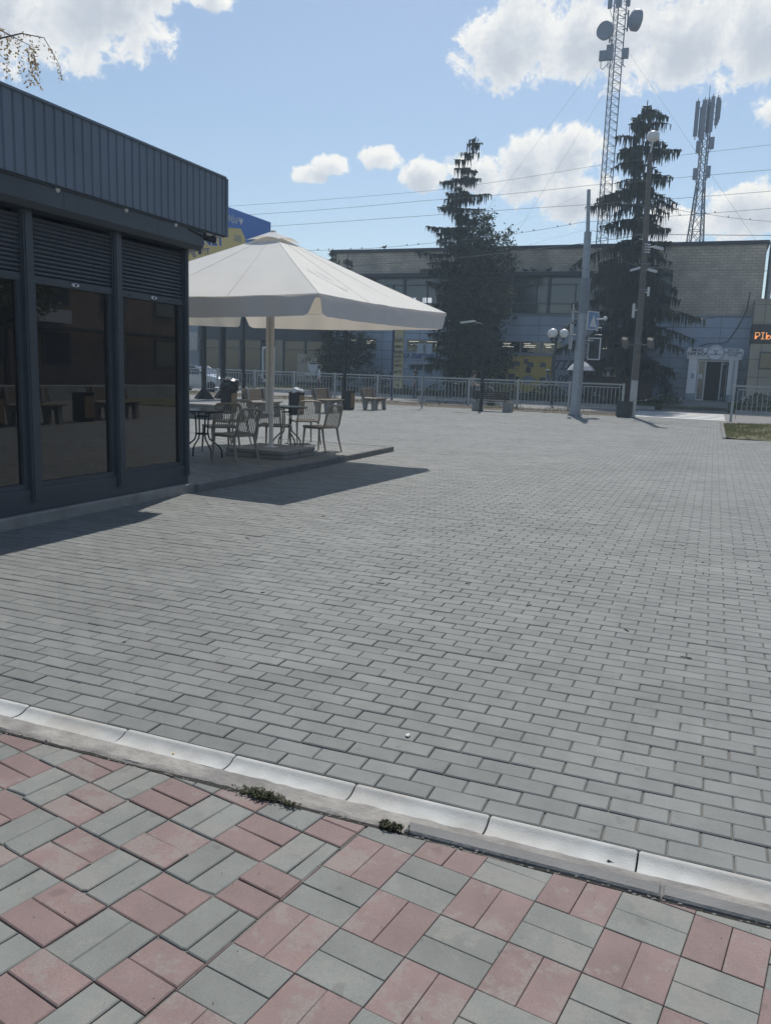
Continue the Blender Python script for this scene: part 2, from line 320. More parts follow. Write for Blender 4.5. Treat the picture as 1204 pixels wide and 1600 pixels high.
# ------------------------------------------------------------------ mesh helpers
class MB:
    def __init__(s): s.v = []; s.f = []; s.m = []
    def face(s, pts, m=0):
        i = len(s.v); s.v += [tuple(p) for p in pts]; s.f.append(tuple(range(i, i+len(pts)))); s.m.append(m)
    def box(s, x0, x1, y0, y1, z0, z1, m=0, ch=0):
        i = len(s.v)
        if ch <= 0:
            s.v += [(x0,y0,z0),(x1,y0,z0),(x1,y1,z0),(x0,y1,z0),(x0,y0,z1),(x1,y0,z1),(x1,y1,z1),(x0,y1,z1)]
            F = [(3,2,1,0),(4,5,6,7),(0,1,5,4),(1,2,6,5),(2,3,7,6),(3,0,4,7)]
        else:
            c = ch
            ring = lambda d, z: [(x0+d,y0+d,z),(x1-d,y0+d,z),(x1-d,y1-d,z),(x0+d,y1-d,z)]
            s.v += ring(c, z0)+ring(0, z0+c)+ring(0, z1-c)+ring(c, z1)
            F = [(3,2,1,0),(12,13,14,15)]
            for k in range(3):
                for j in range(4):
                    a = k*4+j; b = k*4+(j+1) % 4; F.append((a, b, b+4, a+4))
        s.f += [tuple(i+k for k in q) for q in F]; s.m += [m]*len(F)
        return s
    def obox(s, c, ax, ay, az, m=0):
        """box from centre and three half-axis vectors"""
        c, ax, ay, az = Vector(c), Vector(ax), Vector(ay), Vector(az); i = len(s.v)
        for sx, sy, sz in ((-1,-1,-1),(1,-1,-1),(1,1,-1),(-1,1,-1),(-1,-1,1),(1,-1,1),(1,1,1),(-1,1,1)): s.v.append(tuple(c+ax*sx+ay*sy+az*sz))
        s.f += [tuple(i+k for k in q) for q in ((3,2,1,0),(4,5,6,7),(0,1,5,4),(1,2,6,5),(2,3,7,6),(3,0,4,7))]; s.m += [m]*6
        return s
    def tube(s, pts, r, n=8, m=0, cap=True, flat=None):
        pts = [Vector(p) for p in pts]; K = len(pts)
        rr = r if isinstance(r, (list, tuple)) else [r]*K
        base = len(s.v); prev = None
        for k, p in enumerate(pts):
            t = (pts[min(k+1, K-1)]-pts[max(k-1, 0)]).normalized()
            if prev is None:
                a = Vector((0,0,1)) if abs(t.z) < .9 else Vector((1,0,0))
                x = t.cross(a).normalized()
            else:
                x = (prev - t*prev.dot(t)).normalized()
            prev = x; y = t.cross(x)
            for j in range(n):
                w = 2*PI*j/n + PI/n
                s.v.append(tuple(p + x*(math.cos(w)*rr[k]) + y*(math.sin(w)*rr[k]*(flat or 1))))
        for k in range(K-1):
            for j in range(n):
                a = base+k*n+j; b = base+k*n+(j+1) % n; s.f.append((a, b, b+n, a+n)); s.m.append(m)
        if cap:
            s.f.append(tuple(base+j for j in reversed(range(n)))); s.f.append(tuple(base+(K-1)*n+j for j in range(n))); s.m += [m, m]
        return s
    def lathe(s, prof, c=(0,0,0), n=20, m=0, axis='z'):
        base = len(s.v); K = len(prof)
        for rr, z in prof:
            for j in range(n):
                w = 2*PI*j/n; x, y = rr*math.cos(w), rr*math.sin(w)
                p = (x, y, z) if axis == 'z' else ((z, x, y) if axis == 'x' else (x, z, y))
                s.v.append((c[0]+p[0], c[1]+p[1], c[2]+p[2]))
        for k in range(K-1):
            for j in range(n):
                a = base+k*n+j; b = base+k*n+(j+1) % n; s.f.append((a, b, b+n, a+n)); s.m.append(m)
        s.f.append(tuple(base+j for j in reversed(range(n)))); s.f.append(tuple(base+(K-1)*n+j for j in range(n))); s.m += [m, m]
        return s
    def ball(s, c, r, n=14, m=0, sq=1.0):
        k = max(6, n//2)
        return s.lathe([(max(1e-4, r*math.sin(PI*i/k)), -r*sq*math.cos(PI*i/k)) for i in range(k+1)], c, n, m)
    def prism(s, poly, axis, a, b, m=0):
        """extrude a 2D polygon between a and b along an axis (x: poly is (y,z); y: (x,z); z: (x,y))"""
        P = {'x': lambda q, t: (t, q[0], q[1]), 'y': lambda q, t: (q[0], t, q[1]), 'z': lambda q, t: (q[0], q[1], t)}[axis]
        i = len(s.v); n = len(poly)
        s.v += [P(q, a) for q in poly]+[P(q, b) for q in poly]
        s.f.append(tuple(i+j for j in reversed(range(n)))); s.f.append(tuple(i+n+j for j in range(n))); s.m += [m, m]
        for j in range(n):
            k = (j+1) % n; s.f.append((i+j, i+k, i+n+k, i+n+j)); s.m.append(m)
        return s
    def build(s, name, mats, parent=None, smooth=False, loc=None, fix=True):
        me = bpy.data.meshes.new(name); me.from_pydata(s.v, [], s.f)
        for k in (mats if isinstance(mats, (list, tuple)) else [mats]): me.materials.append(k)
        if any(s.m): me.polygons.foreach_set('material_index', s.m)
        if fix and len(s.f) < 60000:
            bm = bmesh.new(); bm.from_mesh(me); bmesh.ops.recalc_face_normals(bm, faces=bm.faces); bm.to_mesh(me); bm.free()
        if smooth:
            me.polygons.foreach_set('use_smooth', [True]*len(me.polygons))
            me.set_sharp_from_angle(angle=R(45))
        me.update()
        o = bpy.data.objects.new(name, me); COL.objects.link(o)
        if parent is not None: o.parent = parent
        if loc is not None: o.location = loc
        return o

def tag(o, label=None, cat=None, group=None, kind=None):
    if label: o['label'] = label
    if cat: o['category'] = cat
    if group: o['group'] = group
    if kind: o['kind'] = kind
    return o
def thing(name, loc, label, cat, group=None, rz=0):
    o = bpy.data.objects.new(name, None); COL.objects.link(o); o.location = loc; o.rotation_euler = (0, 0, rz); o.empty_display_size = .2
    return tag(o, label, cat, group)
def struct(o): o['kind'] = 'structure'; return o
def stuff(o, label=None): o['kind'] = 'stuff'; tag(o, label); return o
def copy_tree(o, loc, rz, label):
    kids = {}
    for q in COL.objects:
        if q.parent: kids.setdefault(q.parent.name, []).append(q)
    def cp(a, par):
        c = a.copy(); COL.objects.link(c)
        if par: c.parent = par
        for k in kids.get(a.name, []): cp(k, c)
        return c
    c = cp(o, None); c.location = loc; c.rotation_euler = (0, 0, rz); c['label'] = label
    return c
def text(name, body, mat_, parent, loc, size, facing='-y', ext=.006, align='CENTER', sx=1.0, shear=0, bold=0, tilt=0):
    cu = bpy.data.curves.new(name, 'FONT'); cu.body = body; cu.size = size; cu.extrude = ext; cu.align_x = align; cu.align_y = 'CENTER'; cu.shear = shear; cu.offset = bold
    cu.space_line = .9
    tmp = bpy.data.objects.new(name+'_src', cu); COL.objects.link(tmp)
    me = bpy.data.meshes.new_from_object(tmp); bpy.data.objects.remove(tmp)
    me.materials.clear(); me.materials.append(mat_)
    o = bpy.data.objects.new(name, me); COL.objects.link(o); o.parent = parent; o.location = loc; o.scale = (sx, 1, 1)
    o.rotation_euler = (PI/2, 0, {'-y': 0, '+x': PI/2, '+y': PI, '-x': -PI/2}[facing])
    if tilt: o.rotation_euler = (o.rotation_euler.to_matrix() @ Matrix.Rotation(R(tilt), 3, 'Z')).to_euler()
    return o
def at(p, h): return (p[0], p[1], h)

# ------------------------------------------------------------------ ground sheets
def inset(poly, d):
    n = len(poly); out = []
    for i in range(n):
        p0, p1, p2 = poly[i-1], poly[i], poly[(i+1) % n]
        e1 = (p1[0]-p0[0], p1[1]-p0[1]); e2 = (p2[0]-p1[0], p2[1]-p1[1])
        l1 = math.hypot(*e1) or 1e-9; l2 = math.hypot(*e2) or 1e-9
        n1 = (-e1[1]/l1, e1[0]/l1); n2 = (-e2[1]/l2, e2[0]/l2)
        k = 1+n1[0]*n2[0]+n1[1]*n2[1]
        if k < .2: k = .2
        out.append((p1[0]+(n1[0]+n2[0])*d/k, p1[1]+(n1[1]+n2[1])*d/k))
    return out
def area(p): return .5*sum(p[i-1][0]*p[i][1]-p[i][0]*p[i-1][1] for i in range(len(p)))
def clip(poly, a, b, c):
    """keep a*x+b*y<=c"""
    out = []
    for i in range(len(poly)):
        p, q = poly[i-1], poly[i]; dp, dq = a*p[0]+b*p[1]-c, a*q[0]+b*q[1]-c
        if (dp <= 0) != (dq <= 0):
            t = dp/(dp-dq); out.append((p[0]+(q[0]-p[0])*t, p[1]+(q[1]-p[1])*t))
        if dq <= 0: out.append(q)
    return out
def stone(mb, poly, z, ch, depth, m=0, tilt=.0012):
    if len(poly) < 3 or area(poly) < 2e-4: return
    top = inset(poly, ch)
    if area(top) < 1e-4: return
    cx = sum(p[0] for p in poly)/len(poly); cy = sum(p[1] for p in poly)/len(poly)
    dz = random.gauss(0, tilt*1.1); tx = random.gauss(0, tilt)*5; ty = random.gauss(0, tilt)*5
    H = lambda p: z+dz+(p[0]-cx)*tx+(p[1]-cy)*ty
    i = len(mb.v); n = len(poly)
    mb.v += [(p[0], p[1], H(p)) for p in top]+[(p[0], p[1], H(p)-ch*.75) for p in poly]+[(p[0], p[1], z-depth) for p in poly]
    mb.f.append(tuple(range(i, i+n))); mb.m.append(m)
    for k in range(2):
        for j in range(n):
            a = i+k*n+j; b = i+k*n+(j+1) % n; mb.f.append((a, a+n, b+n, b)); mb.m.append(m)

def running_bond(mb, x_lo, x_hi, y0, y1, z, xoff=0, far=False):
    row = 0; y = y0
    while y < y1-.01:
        lo, hi = x_lo(y), x_hi(y)
        k0 = math.floor((lo-xoff)/.2)-1; x = k0*.2+xoff+(.1 if row % 2 else 0)
        jx = random.gauss(0, .0025); jy = random.gauss(0, .0012)
        while x < hi:
            if x+.2 > lo:
                g = .0015 + abs(random.gauss(0, .0009)); wob = random.gauss(0, .0014)
                p = [(max(x+g+jx, lo), y+g+jy+wob), (min(x+.2-g+jx, hi), y+g+jy), (min(x+.2-g+jx, hi), min(y+.1-g+jy, y1)), (max(x+g+jx, lo), min(y+.1-g+jy+wob, y1))]
                if p[1][0]-p[0][0] > .02: stone(mb, p, z, .0048, .02, 0, .0010)
            x += .2
        y += .1; row += 1

GUT_Y = 2.51
pv = MB()
# open plaza beside the kiosk and up to the terrace edge
running_bond(pv, lambda y: max(-5.58, -1.25*y-1.0), lambda y: .09*y+1.6, GUT_Y+.004, 7.94, 0)
running_bond(pv, lambda y: -5.52, lambda y: .09*y+1.6, 7.944, 14.3, 0)
struct(pv.build('plaza_paving', M['paver'], fix=False))
pv = MB()
running_bond(pv, lambda y: max(-27, -1.25*y-1.0) if y > 14.35 else -5.52, lambda y: min(.09*y+1.6, .33 if y > 24.05 else 99), 14.304, 35.2, 0)
struct(pv.build('plaza_paving_far', M['paver'], fix=False))
pv = MB()
running_bond(pv, lambda y: max(-19, -1.25*y-1.0) if y > 7.9 else -9, lambda y: -5.63, 7.98, 14.19, .09)
struct(pv.build('terrace_paving', M['paver'], fix=False))
b = MB(); b.box(-40, 12, GUT_Y, 35.3, -.08, -.0085); b.box(-30, -5.62, 7.97, 14.2, -.01, .0815)
struct(b.build('paving_bed', M['joint']))
# terrace kerb stones, laid end to end
b = MB(); y = 7.97
while y < 14.28:
    y2 = min(y+.98, 14.30); b.box(-5.625, -5.525+random.gauss(0, .002), y+.003, y2-.003, -.05, .095+random.gauss(0, .001), ch=.012); y = y2
x = -5.63
while x > -18:
    b.box(x-.98, x-.004, 14.2, 14.3, -.05, .093, ch=.012); x -= .985
struct(b.build('terrace_kerb', M['kerb']))

# white gutter channel between the two pavings
b = MB()
jx = [-4.15, -3.63, -3.115, -2.601, -2.079, -1.568, -1.061, -.566, -.083, .42, .94, 1.46, 1.98]
prof = [(2.506, -.06), (2.506, -.001), (2.502, .003), (2.488, .003), (2.483, .001), (2.474, -.005), (2.460, -.010), (2.444, -.0125), (2.426, -.0125), (2.408, -.010), (2.392, -.006), (2.386, -.06)]
for a, c in zip(jx, jx[1:]):
    d = random.gauss(0, .0015); zz = random.gauss(0, .0012)
    n = len(prof); i = len(b.v)
    for xx in (a+.003, a+.009, c-.009, c-.003):
        q = .004 if xx in (a+.003, c-.003) else 0
        b.v += [(xx, p[0]+d, p[1]+zz-q) for p in prof]
    for k in range(3):
        for j in range(n-1): b.f.append((i+k*n+j, i+k*n+j+1, i+(k+1)*n+j+1, i+(k+1)*n+j)); b.m.append(0)
    b.f.append(tuple(i+j for j in range(n))); b.f.append(tuple(i+3*n+j for j in range(n))); b.m += [0, 0]
struct(b.build('gutter_channel', M['white_concrete'], smooth=True))
# rough mortar strip with grey edging stones at the right
b = MB(); nx = 160; ny = 6; x0, x1 = -4.2, 2.0
hh = {}
for i in range(nx+1):
    for j in range(ny+1):
        X = x0+(x1-x0)*i/nx; Y = 2.288+(2.392-2.288)*j/ny
        w = .5+.5*math.sin(X*5.1+.7)*math.sin(X*1.7)
        e = random.gauss(0, .0016)
        if j == 0: Y += .010*math.sin(X*9.3)*w+random.gauss(0, .003)*w
        b.v.append((X, Y, -.004+e-(.012 if j == 0 else 0)))
for i in range(nx):
    for j in range(ny):
        a = i*(ny+1)+j; b.f.append((a, a+ny+1, a+ny+2, a+1)); b.m.append(0)
struct(b.build('mortar_strip', M['mortar'], smooth=True, fix=False))
b = MB()
for a, c in ((-.80, -.005), (.0, .80), (.805, 1.6)): b.box(a, c, 2.293, 2.352, -.05, .004, ch=.006)
struct(b.build('edging_stones', M['kerb']))

# red and grey-green basket-weave paving in the foreground: an older left field and a newer right field
def basket(mb, ox, oy, ang, swap, keep, ch, tilt, gap, sunk):
    e1 = (math.cos(ang), math.sin(ang)); e2 = (-math.sin(ang), math.cos(ang)); q = .2
    for i in range(-26, 20):
        for j in range(-20, 12):
            cx = ox+e1[0]*q*i+e2[0]*q*j; cy = oy+e1[1]*q*i+e2[1]*q*j
            if not (-4.6 < cx < 2.4 and -1.2 < cy < 2.5): continue
            red = (i+j) % 2 == 0
            for k in range(2):
                along1 = red if swap else not red
                u0, u1, v0, v1 = (0, q, k*q/2, (k+1)*q/2) if along1 else (k*q/2, (k+1)*q/2, 0, q)
                g = gap+abs(random.gauss(0, gap*.5))
                P = [(u0+g, v0+g), (u1-g, v0+g), (u1-g, v1-g), (u0+g, v1-g)]
                rot = random.gauss(0, .006 if swap else .003); mx, my = (u0+u1)/2, (v0+v1)/2
                P = [(mx+(a-mx)*math.cos(rot)-(c-my)*math.sin(rot), my+(a-mx)*math.sin(rot)+(c-my)*math.cos(rot)) for a, c in P]
                P = [(cx+e1[0]*a+e2[0]*c, cy+e1[1]*a+e2[1]*c) for a, c in P]
                if random.random() < (.20 if swap else .05):   # a broken corner filled with sand
                    q0 = random.choice(P); w = random.random()*6.28; dd = (q0[0]-sum(p[0] for p in P)/4, q0[1]-sum(p[1] for p in P)/4); l = math.hypot(*dd); w = math.atan2(dd[1], dd[0])+random.gauss(0, .45)
                    a_, b_ = math.cos(w), math.sin(w); P = clip(P, a_, b_, a_*q0[0]+b_*q0[1]-random.uniform(.003, .011))
                P = clip(P, 0, 1, 2.272)
                for h in keep: P = clip(P, *h)
                if len(P) >= 3: stone(mb, P, sunk, ch, .03, 0 if red else 1, tilt)
sx0, sy0 = -.968, 1.998; A9 = R(-9)
e2 = (-math.sin(A9), math.cos(A9)); nrm = (e2[1], -e2[0])   # points to +x
cc = nrm[0]*sx0+nrm[1]*sy0
fp = MB()
basket(fp, -.793, 1.786, A9, False, [(-nrm[0], -nrm[1], -cc-.001)], .0016, .0007, .0007, -.002)
basket(fp, -1.569, 1.836, R(-11), True, [(nrm[0], nrm[1], cc-.003)], .0036, .0014, .0014, -.003)
struct(fp.build('front_paving', [M['red'], M['green']], fix=False))
b = MB(); b.box(-9, 8, -6, 2.39, -.1, -.0088)
struct(b.build('front_paving_bed', M['joint']))
b = MB(); nx = 150
for i in range(nx+1):
    X = -4.2+5.6*i/nx; w = .009+.007*math.sin(X*7.3)*math.sin(X*2.9)
    if X > -.75: w *= .45
    b.v += [(X, 2.2815-w, -.0045+random.gauss(0, .001)), (X, 2.2815+w, -.0045+random.gauss(0, .001))]
for i in range(nx): b.f.append((2*i, 2*i+2, 2*i+3, 2*i+1)); b.m.append(0)
struct(b.build('paving_crack', M['crack'], fix=False))

# everything beyond: soil strip, road, lawn, distant ground
b = MB(); b.face([(-400, -200, -.11), (400, -200, -.11), (400, 800, -.11), (-400, 800, -.11)])
struct(b.build('ground', M['soil'], fix=False))
b = MB(); b.face([(-120, 35.25, -.02), (90, 35.25, -.02), (90, 46.6, -.02), (-120, 46.6, -.02)])
struct(b.build('road', M['asphalt'], fix=False))
b = MB()
for k in range(5):
    y = 36.7+k*1.55; b.box(-3.5, .55, y, y+.8, -.019, -.012)
b.box(-60, -4.5, 38.9, 39.05, -.019, -.013)
struct(b.build('crosswalk_stripes', M['roadpaint']))
b = MB(); nx = 220
for i in range(nx+1):
    X = -40+(-3.35+40)*i/nx
    for j, (Y, Z) in enumerate(((35.1, .0), (35.5, .06), (36.3, .11), (37.0, .10), (37.4, .03), (37.45, -.06))):
        b.v.append((X, Y+random.gauss(0, .05), Z+random.gauss(0, .015)))
for i in range(nx):
    for j in range(5):
        a = i*6+j; b.f.append((a, a+6, a+7, a+1)); b.m.append(0)
struct(b.build('verge', M['soil'], smooth=True, fix=False))
def kerb_run(name, x0, x1, y0, y1, z, m='concrete', L=1.0):
    b = MB(); x = x0
    while x < x1-.05:
        b.box(x+.004, min(x+L, x1)-.004, y0, y1, -.1, z+random.gauss(0, .004), ch=.015); x += L
    return struct(b.build(name, M[m]))
kerb_run('far_kerb', -60, -2.9, 46.5, 46.68, .16, 'white_concrete')
kerb_run('far_kerb_east', 1.1, 20, 46.5, 46.68, .16, 'white_concrete')
b = MB(); nx = 90
for i in range(nx+1):
    X = -60+80*i/nx
    for Y, Z in ((46.66, .13), (47.6, .24), (49.0, .43), (52, .45)): b.v.append((X, Y, Z+random.gauss(0, .015)))
for i in range(nx):
    for j in range(3):
        a = i*4+j; b.f.append((a, a+4, a+5, a+1)); b.m.append(0)
struct(b.build('far_lawn', M['lawn'], smooth=True, fix=False))
b = MB(); b.prism([(46.5, -.1), (46.5, .02), (48.6, .48), (50.9, .55), (50.9, -.1)], 'x', -2.55, .75)
struct(b.build('shop_path', M['concrete']))
# raised grass patch at the right with kerb
b = MB(); nx = 30; ny = 34
for i in range(nx+1):
    for j in range(ny+1):
        X = .42+9*i/nx; Y = 24.2+8.6*j/ny
        edge = min(X-.42, Y-24.2, 32.8-Y)
        b.v.append((X, Y, .02+.12*min(1, max(0, edge)/1.5)+random.gauss(0, .012)))
for i in range(nx):
    for j in range(ny):
        a = i*(ny+1)+j; b.f.append((a, a+ny+1, a+ny+2, a+1)); b.m.append(0)
struct(b.build('grass_patch_soil', M['lawn'], smooth=True, fix=False))
b = MB()
y = 24.1
while y < 34: b.box(.34, .42, y+.003, y+.997, -.1, .035, ch=.01); y += 1
struct(b.build('grass_patch_kerb', M['kerb']))
g = MB()
for k in range(15000):
    X = .45+random.random()**1.3*4.2; Y = 24.25+random.random()*8.3
    if random.random() < .25+.3*math.sin(X*3.1)*math.sin(Y*1.3): continue
    edge = min(X-.42, Y-24.2, 32.8-Y); Z = .015+.12*min(1, max(0, edge)/1.5)
    h = random.uniform(.03, .10); a = random.random()*PI; dx, dy = math.cos(a)*.007, math.sin(a)*.007; lx, ly = random.gauss(0, .03), random.gauss(0, .03)
    g.face([(X-dx, Y-dy, Z), (X+dx, Y+dy, Z), (X+lx, Y+ly, Z+h)])
for k in range(5000):
    X = random.uniform(-30, -3.4); Y = random.uniform(35.3, 37.2); h = random.uniform(.04, .16); a = random.random()*PI; dx, dy = math.cos(a)*.012, math.sin(a)*.012
    if math.sin(X*1.9)+math.sin(X*.7+1) < random.uniform(-.6, 1.2): continue
    g.face([(X-dx, Y-dy, .04), (X+dx, Y+dy, .04), (X+random.gauss(0, .05), Y+random.gauss(0, .05), .07+h)])
stuff(g.build('grass', M['grass'], fix=False), 'short dry green grass on the right-hand patch and along the railing')

# ================================================================== kiosk with roller shutters
KX, KY = -5.63, 7.92
def kiosk():
    t = thing('kiosk', (0, 0, 0), 'dark grey metal kiosk with half-lowered roller shutters and ribbed fascia', 'kiosk')
    y0, y1, xb = .9, KY, -9.2
    MB().box(xb, KX+.055, y0, KY+.05, -.1, .105, ch=.012).build('plinth', M['concrete'], t)
    b = MB(); b.box(xb+.05, KX-.75, y0+.1, y1-.1, .11, 2.9)
    b.build('interior_wall', M['dark'], t)
    b = MB(); b.box(xb, KX-.02, y1-.06, y1, .108, 2.95); b.box(xb, KX-.02, y0, y0+.06, .108, 2.95); b.box(xb, xb+.05, y0+.062, y1-.062, .108, 2.95)
    b.build('side_wall', M['kiosk'], t)
    MB().box(KX-.09, KX, y0, y1-.002, .107, .318, ch=.006).build('sill_panel', M['kiosk'], t)
    posts = [(7.855, 7.92)]+[(6.69-1.15*k, 6.80-1.15*k) for k in range(6)]
    for a, c in posts:
        b = MB(); b.box(KX-.10, KX+.022, a, c, .20, 2.74, ch=.004)
        b.box(KX+.0225, KX+.03, a+.02, a+.026, .22, 2.73)
        b.build('mullion', M['kiosk'], t)
    bays = [(6.80-1.15*k, 7.855-1.15*k if k else 7.855) for k in range(5)]
    bays = [(6.802, 7.853)]+[(6.802-1.15*k, 6.688-1.15*(k-1)) for k in range(1, 6)]
    for n, (a, c) in enumerate(bays):
        f = MB()
        for q in ((a, a+.05, .319, 2.2), (c-.05, c, .319, 2.2), (a+.051, c-.051, .319, .365)): f.box(KX-.085, KX-.02, *q)
        w = f.build('window', M['kiosk'], t)
        MB().box(KX-.062, KX-.052, a+.048, c-.048, .36, 2.21).build('pane', M['glass'], w)
        zb = 2.13+(.0, .005, .01, .0, .0, 0)[n]
        s = MB(); prof = []
        nsl = 13; zt = 2.70; pitch = (zt-zb-.07)/nsl
        for k in range(nsl):
            z = zb+.07+k*pitch
            prof += [(KX-.038, z), (KX-.020, z+pitch*.18), (KX-.010, z+pitch*.5), (KX-.016, z+pitch*.86), (KX-.038, z+pitch*.97)]
        prof.append((KX-.046, zt)); prof.insert(0, (KX-.046, zb+.07))
        i = len(s.v)
        for yy in (a+.012, c-.012): s.v += [(x, yy, z) for x, z in prof]
        m_ = len(prof)
        for k in range(m_-1): s.f.append((k, k+m_, k+m_+1, k+1)); s.m.append(0)
        sh = s.build('shutter', M['shutter'], t, smooth=True)
        bb = MB(); bb.box(KX-.046, KX-.006, a+.012, c-.012, zb, zb+.068, ch=.004)
        for q in (.17, .80): bb.box(KX-.0055, KX+.002, a+(c-a)*q-.045, a+(c-a)*q+.045, zb+.026, zb+.036)
        bb.build('bottom_bar', M['shutter'], sh)
        ym = (a+c)/2
        lk = MB(); P = [(ym+.048*math.cos(w)*(1 if abs(math.cos(w)) > .3 else 1), zb+.036+.017*math.sin(w)) for w in [2*PI*k/14 for k in range(14)]]
        lk.prism(P, 'x', KX-.006, KX+.004); lk.lathe([(.012, 0), (.012, .006), (.004, .0065)], (KX+.004, ym, zb+.036), 10, 1, 'x')
        lk.build('lock_plate', [M['white'], M['black']], sh)
        MB().box(KX-.09, KX+.004, a, a+.011, zb, 2.73).build('guide_rail', M['kiosk'], sh); MB().box(KX-.09, KX+.004, c-.011, c, zb, 2.73).build('guide_rail', M['kiosk'], sh)
    b = MB(); b.prism([(KX-.1, 2.742), (KX+.10, 2.742), (KX+.145, 2.79), (KX+.145, 2.95), (KX-.1, 2.95)], 'y', 3.6, 8.03); b.prism([(KX-.1, 2.742), (KX+.10, 2.742), (KX+.145, 2.79), (KX+.145, 2.95), (KX-.1, 2.95)], 'y', y0, 3.596)
    for yy in (5.9, 7.22): b.box(KX+.1455, KX+.1475, yy, yy+.006, 2.80, 2.948)
    b.build('shutter_box', M['kiosk'], t)
    # ribbed sheet-metal fascia, front and both ends
    fx = -5.45; z0, z1 = 2.97, 3.60
    def rib_profile(L, pitch=.112):
        out = []; x = 0
        while x < L-.001:
            out += [(x, 0), (min(x+.082, L), 0), (min(x+.090, L), -.012), (min(x+.104, L), -.012), (min(x+.112, L), 0)]; x += pitch
        return out
    s = MB(); pr_ = rib_profile(8.45-.6); n = len(pr_)
    for z in (z0, z1): s.v += [(fx+d, 8.45-u, z) for u, d in pr_]
    for k in range(n-1): s.f.append((k, k+1, k+1+n, k+n)); s.m.append(0)
    q = len(s.v); pr2 = rib_profile(3.9); n2 = len(pr2)
    for z in (z0, z1): s.v += [(fx-.002-u, 8.45+d, z) for u, d in pr2]
    for k in range(n2-1): s.f.append((q+k, q+k+1, q+k+1+n2, q+k+n2)); s.m.append(0)
    s.build('fascia', M['fascia'], t, fix=True)
    b = MB(); b.box(fx-.02, fx+.012, 8.425, 8.462, z0-.01, z1+.006); b.box(fx-.03, fx+.016, .6, 8.42, z1+.001, z1+.022)
    b.build('corner_trim', M['fascia'], t)
    b = MB(); b.box(-9.35, fx-.016, .6, 8.43, 3.52, 3.575); b.box(-9.35, fx-.02, .6, 8.43, 2.952, 2.985)
    b.build('roof', M['kiosk'], t)
    for yy in (5.83, 6.73, 7.52):
        b = MB(); b.lathe([(.018, .03), (.018, 0), (.001, -.001)], (fx-.05, yy, 2.955), 8, 1); b.ball((fx-.05, yy, 2.945), .031, 12, 0)
        b.build('bulb', [M['bulb'], M['black']], t)
    for yy in (6.36, 7.1): MB().box(fx-.12, fx-.04, yy, yy+.06, 2.935, 2.95).build('spot_lamp', M['white'], t)
    b = MB(); b.tube([(fx-.10, 8.12, 2.97), (fx-.10, 8.12, 2.93)], .03, 8); b.tube([(fx-.10, 8.12, 2.91), (fx+.02, 8.20, 2.885)], [.030, .036], 10)
    b.build('camera_housing', M['black'], t)
    b = MB(); b.tube([(fx-.06, 8.30, 2.95), (fx-.02, 8.05, 2.90), (fx-.03, 7.75, 2.935)], .008, 5); b.build('loose_cable', M['black'], t)
    # things seen dimly behind the glass
    b = MB(); b.lathe([(.05, 0), (.055, .02), (.055, .20), (.03, .24), (.018, .25), (.018, .29)], (KX-.3, 5.42, 1.45), 14); b.build('soap_bottle', M['white'], t)
kiosk()

